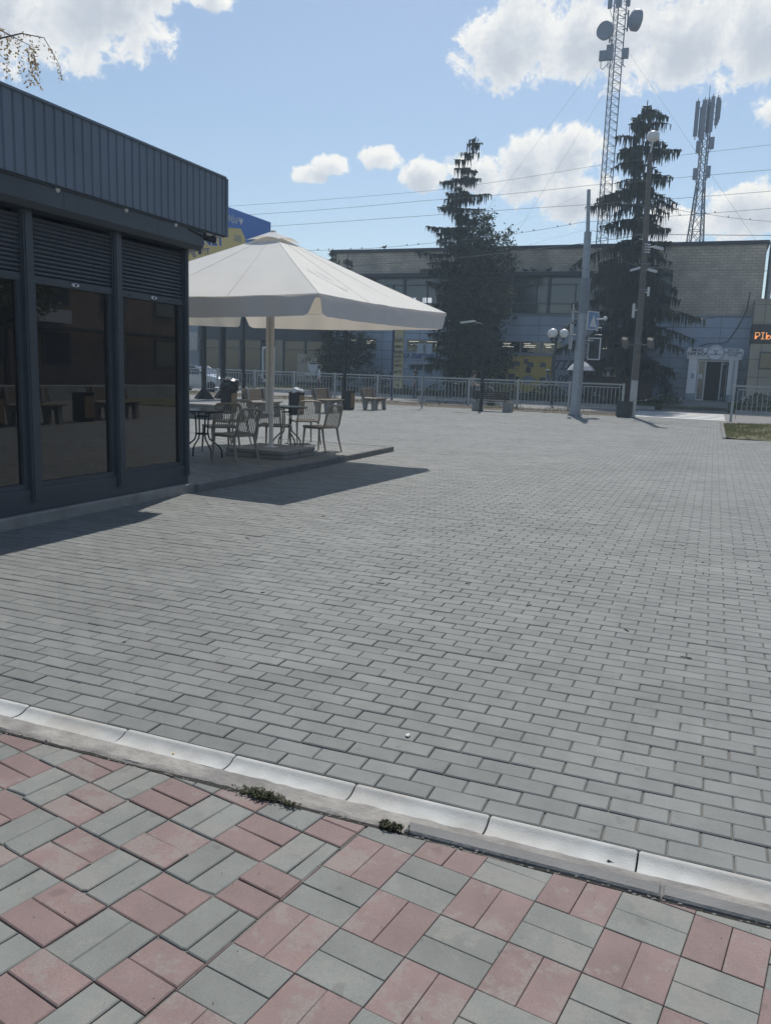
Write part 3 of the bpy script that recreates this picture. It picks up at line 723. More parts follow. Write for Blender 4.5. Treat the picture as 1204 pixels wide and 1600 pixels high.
# ================================================================== big square patio umbrella on slabs
def umbrella():
    cx, cy = -6.53, 11.42; tz = .09
    t = thing('patio_umbrella', (cx, cy, tz), 'large square cream patio umbrella standing on stacked concrete slabs', 'umbrella')
    a = math.atan2(4.15, .31); u = Vector((math.cos(a), math.sin(a), 0)); n = Vector((-u.y, u.x, 0)); h = 2.08
    def P(s, w, z): return u*(s*h)+n*(w*h)+Vector((0, 0, z))
    tilt = lambda s: .045*s
    ez = 2.355; az = 3.42
    # corners in order: near right, far right, far left, near left; apex slightly off the pole
    c = [P(-1, -1, ez+tilt(-1)), P(1, -1, ez+tilt(1)), P(1, 1, ez+tilt(1)), P(-1, 1, ez+tilt(-1))]
    ap = Vector((0, 0, az))
    b = MB(); K = 34
    for k in range(4):
        A, B = c[k], c[(k+1) % 4]; grid = []
        for i in range(K+1):
            f = .045+(1-.045)*i/K; row = []
            for j in range(K+1):
                q = ap.lerp(A.lerp(B, j/K), f)
                w = j/K
                sag = .03*math.sin(PI*w)*f*f + .02*math.sin(PI*f) + .006*math.sin(w*26+k)*f*f*math.sin(PI*w) + .012*max(0, f-.8)*5*math.exp(-((min(w, 1-w)-.10)/.05)**2)
                row.append(q-Vector((0, 0, sag)))
            grid.append(row)
        i0 = len(b.v)
        for row in grid: b.v += [tuple(q) for q in row]
        for i in range(K):
            for j in range(K):
                a_ = i0+i*(K+1)+j; b.f.append((a_, a_+1, a_+K+2, a_+K+1)); b.m.append(0)
    cn = b.build('canopy', M['canopy'], t, smooth=True)
    for k in range(4):
        A, B = c[k], c[(k+1) % 4]; d = (B-A).normalized(); out = Vector((d.y, -d.x, 0)); v = MB(); J = 90; I = 6
        i0 = len(v.v)
        for i in range(I+1):
            for j in range(J+1):
                w = j/J; e = min(w, 1-w)*4.16
                gap = .10*(i/I)**.7*max(0, 1-e/.25) if True else 0
                wt = w+(gap/4.16 if w < .5 else -gap/4.16)
                q = A.lerp(B, wt); q.z -= .03*math.sin(PI*w)
                drop = .27*(i/I)*(1-.12*max(0, 1-e/.12))
                fl = (.022*math.sin(w*19+k*2)*math.sin(w*7+k)+.014*math.sin(w*47+k)+.02*math.exp(-((e-.35)/.12)**2))*(i/I) + .05*(i/I)*max(0, 1-e/.5)*(1 if k % 2 else -.5)
                v.v.append(tuple(q+out*(.006+fl+.012*(i/I))-Vector((0, 0, drop))))
        for i in range(I):
            for j in range(J):
                a_ = i0+i*(J+1)+j; v.f.append((a_, a_+1, a_+J+2, a_+J+1)); v.m.append(0)
        v.build('valance', M['valance'], t, smooth=True, fix=False)
    b = MB()
    for k in range(4):
        A, B = c[k], c[(k+1) % 4]
        for e in (A, A.lerp(B, 1/3), A.lerp(B, 2/3)):
            w = 0 if e is A else ((e-A).length/(B-A).length)
            pts = []
            for i in range(1, 13):
                f = i/12; q = ap.lerp(e, f); q.z -= .03*math.sin(PI*w)*f*f+.02*math.sin(PI*f)-.003; pts.append(q)
            b.tube(pts, .003, 4, flat=.6)
    b.build('seam', M['canopy'], t)
    # vent cap of four lifted flaps
    b = MB()
    for k in range(4):
        A, B = c[k], c[(k+1) % 4]; i0 = len(b.v); I, J = 4, 10
        for i in range(I+1):
            for j in range(J+1):
                f = .02+.125*i/I; w = j/J
                q = ap.lerp(A.lerp(B, w), f)+Vector((0, 0, .045+.05*math.sin(PI*w)*(i/I)-.01*(i/I)))
                b.v.append(tuple(q))
        for i in range(I):
            for j in range(J):
                a_ = i0+i*(J+1)+j; b.f.append((a_, a_+1, a_+J+2, a_+J+1)); b.m.append(0)
    b.ball((0, 0, az+.03), .05, 10, 0, .6)
    b.build('vent_cap', M['valance'], t, smooth=True)
    # raised seam flap on the right-hand panel
    b = MB(); A, B = c[0], c[1]; i0 = len(b.v); J = 16
    for j in range(J+1):
        w = j/J
        q = ap.lerp(A.lerp(B, .10+.17*w), .60+.27*w); q.z -= .02*math.sin(PI*(.10+.17*w))*.6-.010
        lift = .055*math.sin(PI*min(1, w*1.05))
        tn = Vector((-.3, .35, 0)).normalized()
        b.v += [tuple(q+Vector((0, 0, .002))), tuple(q+tn*.05+Vector((0, 0, lift*.55+.006)))]
    for j in range(J): a_ = i0+2*j; b.f.append((a_, a_+2, a_+3, a_+1)); b.m.append(0)
    b.build('seam_flap', M['valance'], t, smooth=True)
    for k in range(4):
        m_ = (c[k]+c[(k+1) % 4])/2; m_.z -= .03
        for e, nm in ((c[k], 'rib'), (m_, 'rib')):
            MB().tube([ap-Vector((0, 0, .12)), ap.lerp(e, .5)-Vector((0, 0, .085)), e-Vector((0, 0, .04))], .016, 6).build('rib', M['ivory'], t)
            MB().tube([Vector((0, 0, 2.30)), ap.lerp(e, .52)-Vector((0, 0, .10))], .011, 6).build('strut', M['ivory'], t)
    b = MB(); b.tube([(0, 0, .12), (0, 0, az-.02)], .036, 14); b.build('pole', M['ivory'], t, smooth=True)
    b = MB(); b.tube([(-.062, -.025, .70), (-.062, -.025, 2.32)], .030, 12); b.box(-.12, .04, -.05, .03, .66, .70); b.box(-.12, .05, -.055, .05, 2.24, 2.32)
    b.build('side_mast', M['ivory'], t)
    for i in range(2):
        for j in range(2):
            for k in range(2):
                x, y = (i-.5)*.53+.01*k, (j-.5)*.53-.008*k*(1 if i else -1)
                r = MB(); r.box(x-.255, x+.255, y-.255, y+.255, k*.068, k*.068+.062, ch=.008); o = r.build('base_slab', M['slab'], t)
                o.rotation_euler.z = R(random.uniform(-1, 1))
    b = MB(); b.box(-.09, .09, -.09, .09, .13, .14); b.build('foot_plate', M['ivory'], t)
umbrella()

# ================================================================== tables and chairs
def table(name, x, y, rad, h, label, mt='tabletop', grp='round café tables'):
    t = thing(name, (x, y, .09), label, 'table', grp)
    b = MB(); b.lathe([(rad-.02, h-.03), (rad, h-.025), (rad+.004, h-.01), (rad, h)], (0, 0, 0), 40); b.build('tabletop', M[mt], t, smooth=True)
    for k in range(4):
        w = PI/4+k*PI/2+.25; c, s = math.cos(w), math.sin(w)
        pts = [(rad*.62, h-.032), (rad*.30, h-.06), (rad*.25, h-.16), (rad*.23, h-.36), (rad*.30, h-.44), (rad*.70, h-.56), (rad*.80, h-.62), (rad*.82, 0)]
        MB().tube([(c*r, s*r, z) for r, z in pts], .012, 8).build('leg', M['black'], t, smooth=True)
    for z in (h-.10, h-.36):
        b = MB(); b.tube([(rad*.25*math.cos(2*PI*k/20), rad*.25*math.sin(2*PI*k/20), z) for k in range(21)], .009, 6, cap=False)
        b.build('ring', M['black'], t)
    return t
table('cafe_table', -7.07, 10.30, .40, .735, 'round dark-topped metal table half hidden behind the kiosk corner')
table('cafe_table', -6.90, 12.62, .35, .735, 'round dark-topped metal table behind the cream umbrella pole')

def chair_proto():
    t = thing('patio_chair', (0, 0, 0), 'x', 'chair', 'slatted plastic chairs around the café tables')
    prof = [(.225, .425), (.21, .440), (.10, .445), (-.05, .438), (-.15, .430), (-.190, .438), (-.212, .47), (-.228, .55), (-.252, .66), (-.282, .775), (-.287, .79)]
    seat = prof[:6]; back = prof[5:]
    b = MB(); ys = [-.185+.37*k/10 for k in range(11)]
    for y in ys: b.tube([(x, y, z) for x, z in seat], .0075, 6)
    for y in (-.218, .218): b.tube([(x, y, z) for x, z in seat], .017, 8)
    b.tube([(.222, -.218, .425), (.228, 0, .420), (.222, .218, .425)], .016, 8)
    b.tube([(-.19, -.218, .432), (-.195, 0, .425), (-.19, .218, .432)], .018, 8)
    b.box(-.17, .20, -.200, -.192, .40, .44); b.box(-.17, .20, .192, .200, .40, .44)
    b.box(-.150, .200, -.19, .19, .424, .429)
    b.build('seat', M['taupe'], t, smooth=True)
    b = MB()
    for y in ys: b.tube([(x, y*(1-.05*k/5), z) for k, (x, z) in enumerate(back)], .0075, 6)
    b.tube([(x, -.218+.012*k*k/25, z) for k, (x, z) in enumerate(back[:-1])]+[(-.285, -.175, .800), (-.290, 0, .806), (-.285, .175, .800)]+[(x, .218-.012*k*k/25, z) for k, (x, z) in reversed(list(enumerate(back[:-1])))], .016, 8)
    b.build('backrest', M['taupe'], t, smooth=True)
    for sy in (-1, 1):
        MB().tube([(.195, sy*.212, .435), (.21, sy*.222, .22), (.225, sy*.232, 0)], [.021, .017, .012], 8).build('leg', M['taupe'], t, smooth=True)
        MB().tube([(-.165, sy*.212, .440), (-.205, sy*.222, .22), (-.265, sy*.235, 0)], [.022, .017, .012], 8).build('leg', M['taupe'], t, smooth=True)
    return t
proto = chair_proto()
chairs = [(-6.3, 9.99, 170, 'slatted taupe chair nearest the kiosk corner, seen from behind'),
          (-7.33, 11.2, 146, 'slatted chair pulled up beyond the nearer table, its top rail beside a black bin bag'),
          (-7.97, 12.52, 165, 'slatted chair with sunlit top rail, farthest back between the two tables'),
          (-6.86, 12.08, 97, 'slatted chair behind the umbrella pole facing the farther table'),
          (-7.12, 13.7, 139, 'slatted chair just beyond the farther table, left of the rightmost chair'),
          (-6.14, 12.45, 171, 'slatted chair standing rightmost of the set beside a round drain cover')]
for k, (x, y, rz, lb) in enumerate(chairs):
    if k == 0: proto.location = (x, y, .09); proto.rotation_euler.z = R(rz); proto['label'] = lb
    else: copy_tree(proto, (x, y, .09), R(rz), lb)

b = MB(); b.lathe([(.17, -.002), (.17, .006), (.15, .008)], (0, 0, 0), 24, 0)
for k in range(-5, 6):
    q = math.sqrt(.14**2-(k*.026)**2); b.box(k*.026-.006, k*.026+.006, -q, q, .0085, .0105, 1)
o = b.build('drain_cover', [M['kerb'], M['black']], loc=(-6.0, 12.55, .092)); tag(o, 'round slotted drain cover in the terrace near the chair legs', 'drain cover')

# ================================================================== benches
def bench_proto(L=1.5):
    """park bench, sits facing +x, length along y"""
    t = thing('park_bench', (0, 0, 0), 'x', 'bench', 'wooden benches with concrete legs on the plaza')
    b = MB()
    for k in range(4):
        x = .06+.115*k; b.box(x, x+.10, -L/2, L/2, .43, .465, ch=.006)
    b.build('seat', M['wood'], t)
    b = MB(); 
    for k in range(5):
        z = .53+.068*k; x = -.01-.022*k; b.obox((x, 0, z), (.013, 0, -.003), (0, L/2, 0), (-.008, 0, .029))
    b.build('backrest', M['wood'], t)
    for sy in (-1, 1):
        y = sy*(L/2-.22)
        b = MB(); b.prism([(.02, 0), (.13, 0), (.16, .30), (.30, .36), (.34, .30), (.37, 0), (.50, 0), (.47, .36), (.50, .43), (.02, .43), (-.04, .85), (-.11, .85), (-.05, .40)], 'y', y-.06, y+.06)
        b.build('leg', M['concrete'], t)
    return t
bp_ = bench_proto()
bl = [(-12.55, 29.6, 0, 'wooden bench beside the dark litter bin at a lamp foot, farthest along the terrace row'),
      (-12.75, 25.9, 0, 'wooden bench seen just right of the umbrella pole, behind the rightmost chairs'),
      (-12.85, 21.6, 4, 'brown wooden bench partly hidden behind the cream umbrella pole'),
      (-15.9, 20.6, 4, 'wooden bench at the kiosk corner with only its end showing'),
      (3.3, 14.4, 180, 'bench reflected in the kiosk glass, middle pane'),
      (3.5, 17.4, 180, 'bench reflected in the kiosk glass, last pane')]
for k, (x, y, rz, lb) in enumerate(bl):
    if k == 0: bp_.location = (x, y, 0); bp_['label'] = lb
    else: copy_tree(bp_, (x, y, 0), R(rz), lb)
t = thing('park_bench', (-8.62, 33.45, 0), 'dark slatted bench on two concrete blocks, seen from behind by the railing', 'bench', 'wooden benches with concrete legs on the plaza')
b = MB()
for k in range(4): b.box(-.78, .78, .10+.12*k, .20+.12*k, .43, .465, ch=.006)
b.build('seat', M['woodgrey'], t)
b = MB()
for k in range(4): b.obox((0, .02-.02*k, .53+.09*k), (.78, 0, 0), (0, .014, 0), (0, -.008, .038))
b.build('backrest', M['woodgrey'], t)
for s in (-1, 1):
    MB().box(s*.66-.17, s*.66+.17, .02, .52, 0, .428, ch=.015).build('leg', M['concrete'], t)
    MB().box(s*.60-.02, s*.60+.02, -.06, -.02, .40, .84).build('back_bracket', M['black'], t)

# ================================================================== litter bins
def bin_thing(x, y, label, h=.69, bagged=0, rz=0, grp='dark litter bins with wooden side panels'):
    t = thing('litter_bin', (x, y, 0), label, 'litter bin', grp, rz)
    b = MB(); w = .19
    b.box(-w, w, -w, w, .03, h, ch=.012); b.box(-w+.02, w-.02, -w+.02, w-.02, 0, .03); b.build('body', M['black'], t)
    for sx in (-1, 1):
        q = MB(); q.box(min(sx*w, sx*(w+.014)), max(sx*w, sx*(w+.014)), -w+.02, w-.02, .10, h-.06)
        q.box(-w+.02, w-.02, min(sx*w, sx*(w+.014)), max(sx*w, sx*(w+.014)), .10, h-.06, 1); q.build('side_panel', [M['binpanel'], M['black']], t)
    b = MB()
    for q in ((-w-.012, w+.012, -w-.012, -w+.03), (-w-.012, w+.012, w-.03, w+.012), (-w-.012, -w+.03, -w+.031, w-.031), (w-.03, w+.012, -w+.031, w-.031)): b.box(*q, h, h+.03)
    b.build('rim', M['black'], t)
    return t
bin_thing(-13.0, 28.6, 'dark litter bin with a light wooden side at the foot of a slim lamp post')
bin_thing(-12.72, 23.9, 'dark litter bin heaped with crumpled white paper behind the terrace chairs')
bin_thing(-14.55, 22.7, 'dark litter bin topped by a swollen black bag behind the left chairs')
bin_thing(2.9, 13.0, 'litter bin reflected in the middle pane of the kiosk')
bin_thing(3.1, 16.0, 'litter bin reflected in the right pane of the kiosk')
def lump(name, c, sx, sy, sz, m_, label, cat, n=3, seed=1):
    rnd = random.Random(seed); bm = bmesh.new(); bmesh.ops.create_icosphere(bm, subdivisions=n, radius=1)
    for v in bm.verts:
        d = v.co.normalized(); k = 1+.16*math.sin(d.x*5+seed)+.14*math.sin(d.y*7+d.z*4+seed*2)+rnd.gauss(0, .05)
        v.co = Vector((d.x*sx*k, d.y*sy*k, max(d.z, -.55)*sz*k))
    me = bpy.data.meshes.new(name); bm.to_mesh(me); bm.free(); me.materials.append(M[m_])
    o = bpy.data.objects.new(name, me); COL.objects.link(o); o.location = c; return tag(o, label, cat)
lump('rubbish_bag', (-14.55, 22.7, .86), .27, .26, .25, 'bag', 'swollen black rubbish bag bulging out of a litter bin', 'rubbish bag', 3, 4)
lump('paper_heap', (-12.72, 23.9, .76), .23, .21, .10, 'paper', 'crumpled white paper heaped on the bin behind the chairs', 'waste paper', 3, 2)

# low stone planter wall and a small white round table behind the terrace
t = thing('planter', (-15.6, 19.6, 0), 'low rough grey stone planter wall behind the left café table', 'planter')
b = MB(); b.box(-1.0, 2.7, -.25, .25, 0, .36, ch=.02); b.build('stone_wall', M['plank'], t)
b = MB(); b.box(-1.02, 2.72, -.28, .28, .362, .42, ch=.015); b.build('capstone', M['concrete'], t)
t = thing('garden_table', (-16.2, 25.1, 0), 'small white round table glimpsed beside the black bin bag', 'table')
MB().lathe([(.40, .70), (.42, .71), (.42, .73), (.40, .735)], (0, 0, 0), 28).build('tabletop', M['white'], t)
MB().tube([(0, 0, 0), (0, 0, .70)], .03, 8).build('leg', M['black'], t); MB().lathe([(.22, 0), (.22, .03), (.05, .05)], (0, 0, 0), 18).build('foot', M['black'], t)

# ================================================================== posts, lamps
def solar_lamp(x, y, h, label, arm=(-1, 0)):
    t = thing('street_lamp', (x, y, 0), label, 'street lamp', 'slim black solar street lamps')
    b = MB(); b.tube([(0, 0, 0), (0, 0, 1.2), (0, 0, h-.3)], [.075, .07, .04], 10); b.lathe([(.12, 0), (.12, .05), (.08, .08)], (0, 0, 0), 12); b.build('post', M['post'], t, smooth=True)
    ax, ay = arm
    b = MB(); b.tube([(0, 0, h-.35), (ax*.05, ay*.05, h-.12), (ax*.22, ay*.22, h), (ax*.5, ay*.5, h+.04)], .02, 8); b.build('arm', M['post'], t, smooth=True)
    b = MB(); b.obox((ax*.75, ay*.75, h+.06), (.30, 0, .04), (0, .13, 0), (-.004, 0, .028)); b.build('lamp_head', M['lamp_white'], t)
    return t
solar_lamp(-9.02, 33.30, 3.60, 'slim black lamp post behind the far bench, white head against the spruce')
solar_lamp(-13.35, 29.0, 3.9, 'slim black lamp post rising beside the bin and bench under the umbrella edge')
solar_lamp(-18.45, 29.9, 3.9, 'slim black lamp post left of the umbrella pole, thinnest of three dark posts')

def round_lamp():
    t = thing('globe_lamp', (-8.0, 43.86, 0), 'black post lamp carrying three white globes in front of the long hall', 'street lamp')
    b = MB(); b.tube([(0, 0, 0), (0, 0, .5), (0, 0, 3.5)], [.10, .075, .05], 12); b.lathe([(.05, 3.45), (.10, 3.5), (.10, 3.56), (.03, 3.64)], (0, 0, 0), 12); b.build('post', M['post'], t, smooth=True)
    for w in (130, 260, -28):
        c, s = math.cos(R(w)), math.sin(R(w)); L = .50 if w != 260 else .52
        b = MB(); b.tube([(c*.04, s*.04, 3.5), (c*L*.4, s*L*.4, 3.32), (c*L*.85, s*L*.85, 3.36), (c*L, s*L, 3.5)], .028, 8); b.lathe([(.04, 3.48), (.09, 3.53), (.09, 3.56)], (c*L, s*L, 0), 12)
        a = b.build('arm', M['post'], t, smooth=True)
        MB().ball((c*L, s*L, 3.80), .235, 20).build('globe', M['globe'], a, smooth=True)
round_lamp()

def steel_pole():
    x, y = -5.15, 33.5
    t = thing('steel_pole', (x, y, 0), 'tall stepped galvanised steel pole on the plaza carrying traffic signs', 'pole')
    b = MB(); b.tube([(0, 0, 0), (.04, 0, 5.35)], [.215, .185], 20); b.build('lower_tube', M['galv'], t, smooth=True)
    b = MB(); b.lathe([(.30, 0), (.30, .03), (.22, .035)], (0, 0, 0), 20)
    for k in range(8):
        w = 2*PI*k/8; b.tube([(.26*math.cos(w), .26*math.sin(w), .03), (.26*math.cos(w), .26*math.sin(w), .10)], .02, 6)
    b.build('base_flange', M['galvdark'], t)
    b = MB(); b.tube([(.03, 0, 5.352), (-.02, 0, 7.15)], [.145, .135], 18); b.build('middle_tube', M['galv'], t, smooth=True)
    b = MB(); b.tube([(.035, 0, 4.0), (.042, 0, 5.40)], [.205, .20], 20); b.build('sleeve', M['galvdark'], t, smooth=True)
    b = MB(); b.tube([(-.02, 0, 7.152), (-.10, 0, 8.72)], [.078, .070], 14); b.build('upper_tube', M['galv'], t, smooth=True)
    for z in (6.85, 7.0, 7.1, 4.0, 3.3, 2.65):
        r = .145 if z > 6 else .215
        MB().lathe([(r-.02, -.03), (r, -.028), (r, .028), (r-.02, .03)], (.035 if z < 6 else -.012, 0, z), 18).build('clamp_band', M['galv'], t)
    # sign boards seen nearly edge-on from the left side
    a = R(96); d = Vector((math.cos(a), math.sin(a), 0)); nn = Vector((-d.y, d.x, 0))
    b = MB(); b.obox((-.42, .1, 3.15), d*.42, nn*.012, (0, 0, .50)); b.obox((-.36, .1, 3.15), d*.40, nn*.010, (0, 0, .47))
    b.build('sign_board', M['white'], t)
    b = MB(); b.obox((-.38, .15, 4.10), d*.28, nn*.012, (0, 0, .30)); b.build('sign_board', M['white'], t)
    b = MB(); b.tube([(-.05, 0, 3.2), (-.40, .1, 3.2)], .02, 6); b.tube([(-.02, 0, 4.1), (-.36, .15, 4.1)], .02, 6); b.build('bracket', M['galvdark'], t)
    # blue and white pedestrian-crossing sign turned to the street
    a = R(58); d = Vector((math.cos(a), math.sin(a), 0)); nn = Vector((-d.y, d.x, 0)); o = Vector((.42, .15, 3.78))
    b = MB(); b.obox(o, d*.33, nn*.012, (0, 0, .36)); s = b.build('crossing_sign', M['white'], t)
    b = MB(); b.obox(o-nn*.016, d*.29, nn*.004, (0, 0, .32), 0)
    P0 = o-nn*.022
    def tri(p, q, r_): b.face([P0+d*p[0]+Vector((0, 0, p[1])), P0+d*q[0]+Vector((0, 0, q[1])), P0+d*r_[0]+Vector((0, 0, r_[1]))], 1)
    tri((-.22, -.24), (.22, -.24), (0, .24)); b.build('sign_face', [M['paleblue'], M['white']], s, fix=False)
    b = MB(); b.tube([(.15, 0, 3.55), o-Vector((0, 0, .2))], .022, 6); b.tube([(.15, 0, 3.0), (.5, .2, 3.0)], .022, 6); b.build('bracket', M['galvdark'], t)
steel_pole()

def traffic_light():
    t = thing('traffic_light', (-4.62, 33.75, 2.30), 'black traffic light with white-edged backboard on the steel pole', 'traffic light')
    b = MB(); b.box(-.22, .22, .0, .02, 0, .78); b.build('backboard', M['signal'], t)
    b = MB()
    for q in ((-.25, .25, -.045, -.0), (-.25, .25, .78, .825), (-.25, -.205, .001, .779), (.205, .25, .001, .779)): b.box(q[0], q[1], -.006, .026, q[2], q[3])
    b.build('white_border', M['white'], t)
    b = MB(); b.box(-.12, .12, .021, .20, .05, .73, ch=.02); b.build('housing', M['signal'], t)
    for k in range(3):
        z = .16+.23*k; b = MB(); b.tube([(0, .20, z), (0, .34, z-.02)], [.095, .085], 12, cap=False); b.build('visor', M['signal'], t)
    b = MB(); b.tube([(-.5, -.1, .2), (-.2, .0, .2)], .02, 6); b.tube([(-.5, -.1, .6), (-.2, .0, .6)], .02, 6); b.box(-.30, -.24, -.05, .05, .10, 1.25); b.build('bracket', M['galvdark'], t)
    b = MB(); b.ball((.34, .0, 1.58), .085, 12); b.tube([(.0, 0, 1.55), (.28, 0, 1.56)], .035, 8); b.build('camera', M['white'], t)
    b = MB(); b.tube([(.0, 0, 1.20), (.24, 0, 1.22)], .014, 6); b.tube([(.0, 0, .95), (.26, 0, .94)], .014, 6); b.build('rod', M['white'], t)
traffic_light()

def concrete_pole():
    t = thing('lamp_pole', (-3.06, 35.0, 0), 'old concrete street pole with whitewashed foot and mushroom lamp on top', 'street lamp')
    b = MB(); b.tube([(0, 0, .0), (.0, 0, 1.50)], [.150, .145], 8); b.build('whitewashed_foot', M['whitewash'], t)
    b = MB(); b.tube([(0, 0, 1.501), (-.03, 0, 6), (-.16, 0, 10.3)], [.146, .125, .10], 8); b.build('shaft', M['oldconc'], t)
    b = MB(); b.tube([(-.16, 0, 10.28), (-.10, 0, 10.75)], .035, 8); b.build('lamp_stem', M['white'], t)
    b = MB(); b.lathe([(.05, 10.70), (.20, 10.78), (.24, 10.84), (.24, 10.98), (.20, 11.06), (.06, 11.12)], (-.10, 0, 0), 20); b.build('mushroom_lamp', M['globe'], t, smooth=True)
    b = MB()
    for z in (6.55, 6.65, 6.75, 6.85): b.lathe([(.12, -.02), (.145, -.02), (.145, .02), (.12, .02)], (.02, 0, z), 12)
    b.build('clamp_band', M['white'], t)
    for z, sx, sy, L in ((6.72, 1, -.2, .62), (5.92, -1, -.3, .45), (5.86, 1, -.3, .40)):
        b = MB(); b.tube([(.02, 0, z), (sx*L*.5, sy*L*.4, z+.04)], .02, 6); b.obox((sx*L*.78, sy*L*.7, z-.02), (sx*.17, sy*.1, -.05), (-.03, .07, 0), (0, 0, .045)); b.build('floodlight', M['white'], t)
    b = MB(); b.box(-.32, -.22, -.2, -.08, 4.0, 4.55); b.tube([(-.25, -.1, 4.3), (0, 0, 4.3)], .02, 6); b.build('junction_box', M['lamp_white'], t)
    b = MB(); b.box(.20, .28, -.16, -.06, 4.85, 5.2); b.tube([(.24, -.1, 5.0), (0, 0, 5.0)], .02, 6); b.build('junction_box', M['lamp_white'], t)
    b = MB(); b.tube([(-.13, -.05, 0), (-.13, -.06, 2.0), (-.10, -.06, 6.2)], .016, 6); b.build('conduit', M['galvdark'], t)
    for z in (3.0, 5.1, 6.1): MB().lathe([(.12, -.02), (.15, -.02), (.15, .02), (.12, .02)], (.01, 0, z), 10).build('clamp_band', M['galvdark'], t)
    for sx in (-1, 1):
        b = MB(); b.obox((sx*.5, -.1, 3.0), (.10, -.04, -.03), (.03, .10, .05), (-.03, .02, .17)); b.tube([(0, 0, 2.9), (sx*.4, -.1, 2.95)], .02, 6); b.build('loudspeaker', M['oldconc'], t)
concrete_pole()

t = thing('slatted_bin', (-3.33, 34.55, 0), 'round dark grey-green slatted bin at the foot of the concrete pole', 'litter bin')
b = MB(); b.lathe([(.26, 0), (.29, .05), (.30, .60), (.27, .62), (.26, .30)], (0, 0, 0), 20); b.build('drum', M['green_bin'], t)
b = MB()
for k in range(22):
    w = 2*PI*k/22; c, s = math.cos(w), math.sin(w); b.obox((c*.31, s*.31, .34), (-s*.036, c*.036, 0), (c*.010, s*.010, 0), (0, 0, .31))
b.build('slats', M['green_bin'], t)

# billboard on two dark posts
def billboard():
    X = -20.9
    t = thing('billboard', (X, 31, 0), 'big blue and yellow advertising billboard rising behind the kiosk roof', 'billboard')
    MB().box(-.30, 0, -5.2, 5.29, 4.2, 8.50).build('panel', M['blue'], t)
    b = MB(); b.prism([(-5.2, 4.2), (3.9, 4.2), (3.35, 5.6), (2.92, 7.4), (2.55, 7.74), (-5.2, 6.75)], 'x', .002, .012); b.build('yellow_field', M['amber'], t, fix=True)
    text('lettering', 'NET', M['white'], t, (.02, .27, 6.86), .62, '+x', .004, sx=1.45, bold=.04, tilt=8)
    text('lettering', 'NET', M['blueletter'], t, (.03, .27, 6.86), .62, '+x', .004, sx=1.45, bold=.014, tilt=8)
    text('lettering', 'ng нет', M['blueletter'], t, (.02, -.75, 6.28), .46, '+x', .004, sx=1.2, tilt=8)
    text('lettering', 'Мрiї', M['white'], t, (.012, 1.85, 8.02), .42, '+x', .004, shear=.3)
    b = MB(); c = Vector((.014, 2.55, 8.06))
    P = [(.0, -.16), (-.17, .02), (-.15, .13), (-.06, .15), (0, .07), (.06, .15), (.15, .13), (.17, .02)]
    b.prism([(c.y+p[0], c.z+p[1]) for p in P], 'x', .012, .018); b.build('heart', M['white'], t)
    text('lettering', '300', M['greyboard'], t, (.02, 2.25, 7.25), .42, '+x', .004)
    for y, r in ((.1, .105), (1.65, .115)):
        b = MB(); b.box(-.30-r, -.30+r*.2, y-r, y+r, 0, 4.2); p = b.build('support_post', M['post'], t)
        q = MB()
        for sx, sy in ((1, 0), (-1, 0), (0, 1), (0, -1)):
            o = Vector((-.33, y, 0)); d = Vector((sx, sy, 0)); e = Vector((-sy, sx, 0))*.02
            q.v += [tuple(o+d*.08+e), tuple(o+d*.55+e), tuple(o+d*.08+e+Vector((0, 0, .5))), tuple(o+d*.08-e), tuple(o+d*.55-e), tuple(o+d*.08-e+Vector((0, 0, .5)))]
            i = len(q.v)-6; q.f += [(i, i+1, i+2), (i+5, i+4, i+3), (i, i+3, i+4, i+1), (i+1, i+4, i+5, i+2)]; q.m += [0]*4
        q.build('gusset', M['post'], p)
billboard()

# back of a small sign on a thin post
t = thing('road_sign', (-11.5, 32.9, 0), 'grey back of a small road sign on a thin post before the railing', 'road sign')
MB().tube([(0, 0, 0), (0, 0, 2.8)], .028, 8).build('post', M['galvdark'], t)
b = MB(); b.box(-.33, .33, .03, .045, 2.30, 2.72, ch=.006); b.build('sign_plate', M['greyboard'], t)
b = MB(); b.box(-.06, .06, .0, .029, 2.40, 2.62); b.build('bracket', M['galvdark'], t)
# ================================================================== railings
def rail_proto(L=2.3, z0=.12, z1=1.36):
    t = thing('railing', (0, 0, 0), 'x', 'railing', 'grey steel railing sections along the street')
    MB().box(-.045, .045, -.045, .045, 0, z1, ch=.006).build('post', M['fence'], t)
    b = MB(); b.box(.047, L-.047, -.03, .03, z1-.085, z1-.02); b.box(.16, L-.16, -.018, .018, z1-.20, z1-.165); b.box(.16, L-.16, -.018, .018, z0+.14, z0+.175)
    for x in (.14, L-.16): b.box(x, x+.019, -.018, .018, z0, z1-.086)
    b.build('rails', M['fence'], t)
    n = 11; b = MB()
    for k in range(n):
        x = .16+(L-.32)*(k+1)/(n+1); b.box(x-.011, x+.011, -.011, .011, z0+.176, z1-.201)
    b.build('balusters', M['fence'], t)
    return t
ORD = ['first', 'second', 'third', 'fourth', 'fifth', 'sixth', 'seventh', 'eighth', 'ninth', 'tenth', 'eleventh', 'twelfth', 'thirteenth']
rp = rail_proto()
for k in range(12):
    x = -3.62-2.3*k; loc = (x, 36.45+.045*k, .0); lb = 'grey railing section, %s leftwards from the gap at the zebra crossing' % ORD[k]
    if k == 0: rp.location = loc; rp.rotation_euler.z = PI; rp['label'] = lb
    else: copy_tree(rp, loc, PI-R(1.1), lb)
for k in range(2):
    copy_tree(rp, (.66+2.3*k, 32.45, .12), 0, ('grey railing section at the right edge, above the grass patch', 'grey railing section right of the grass patch, mostly outside the picture')[k])

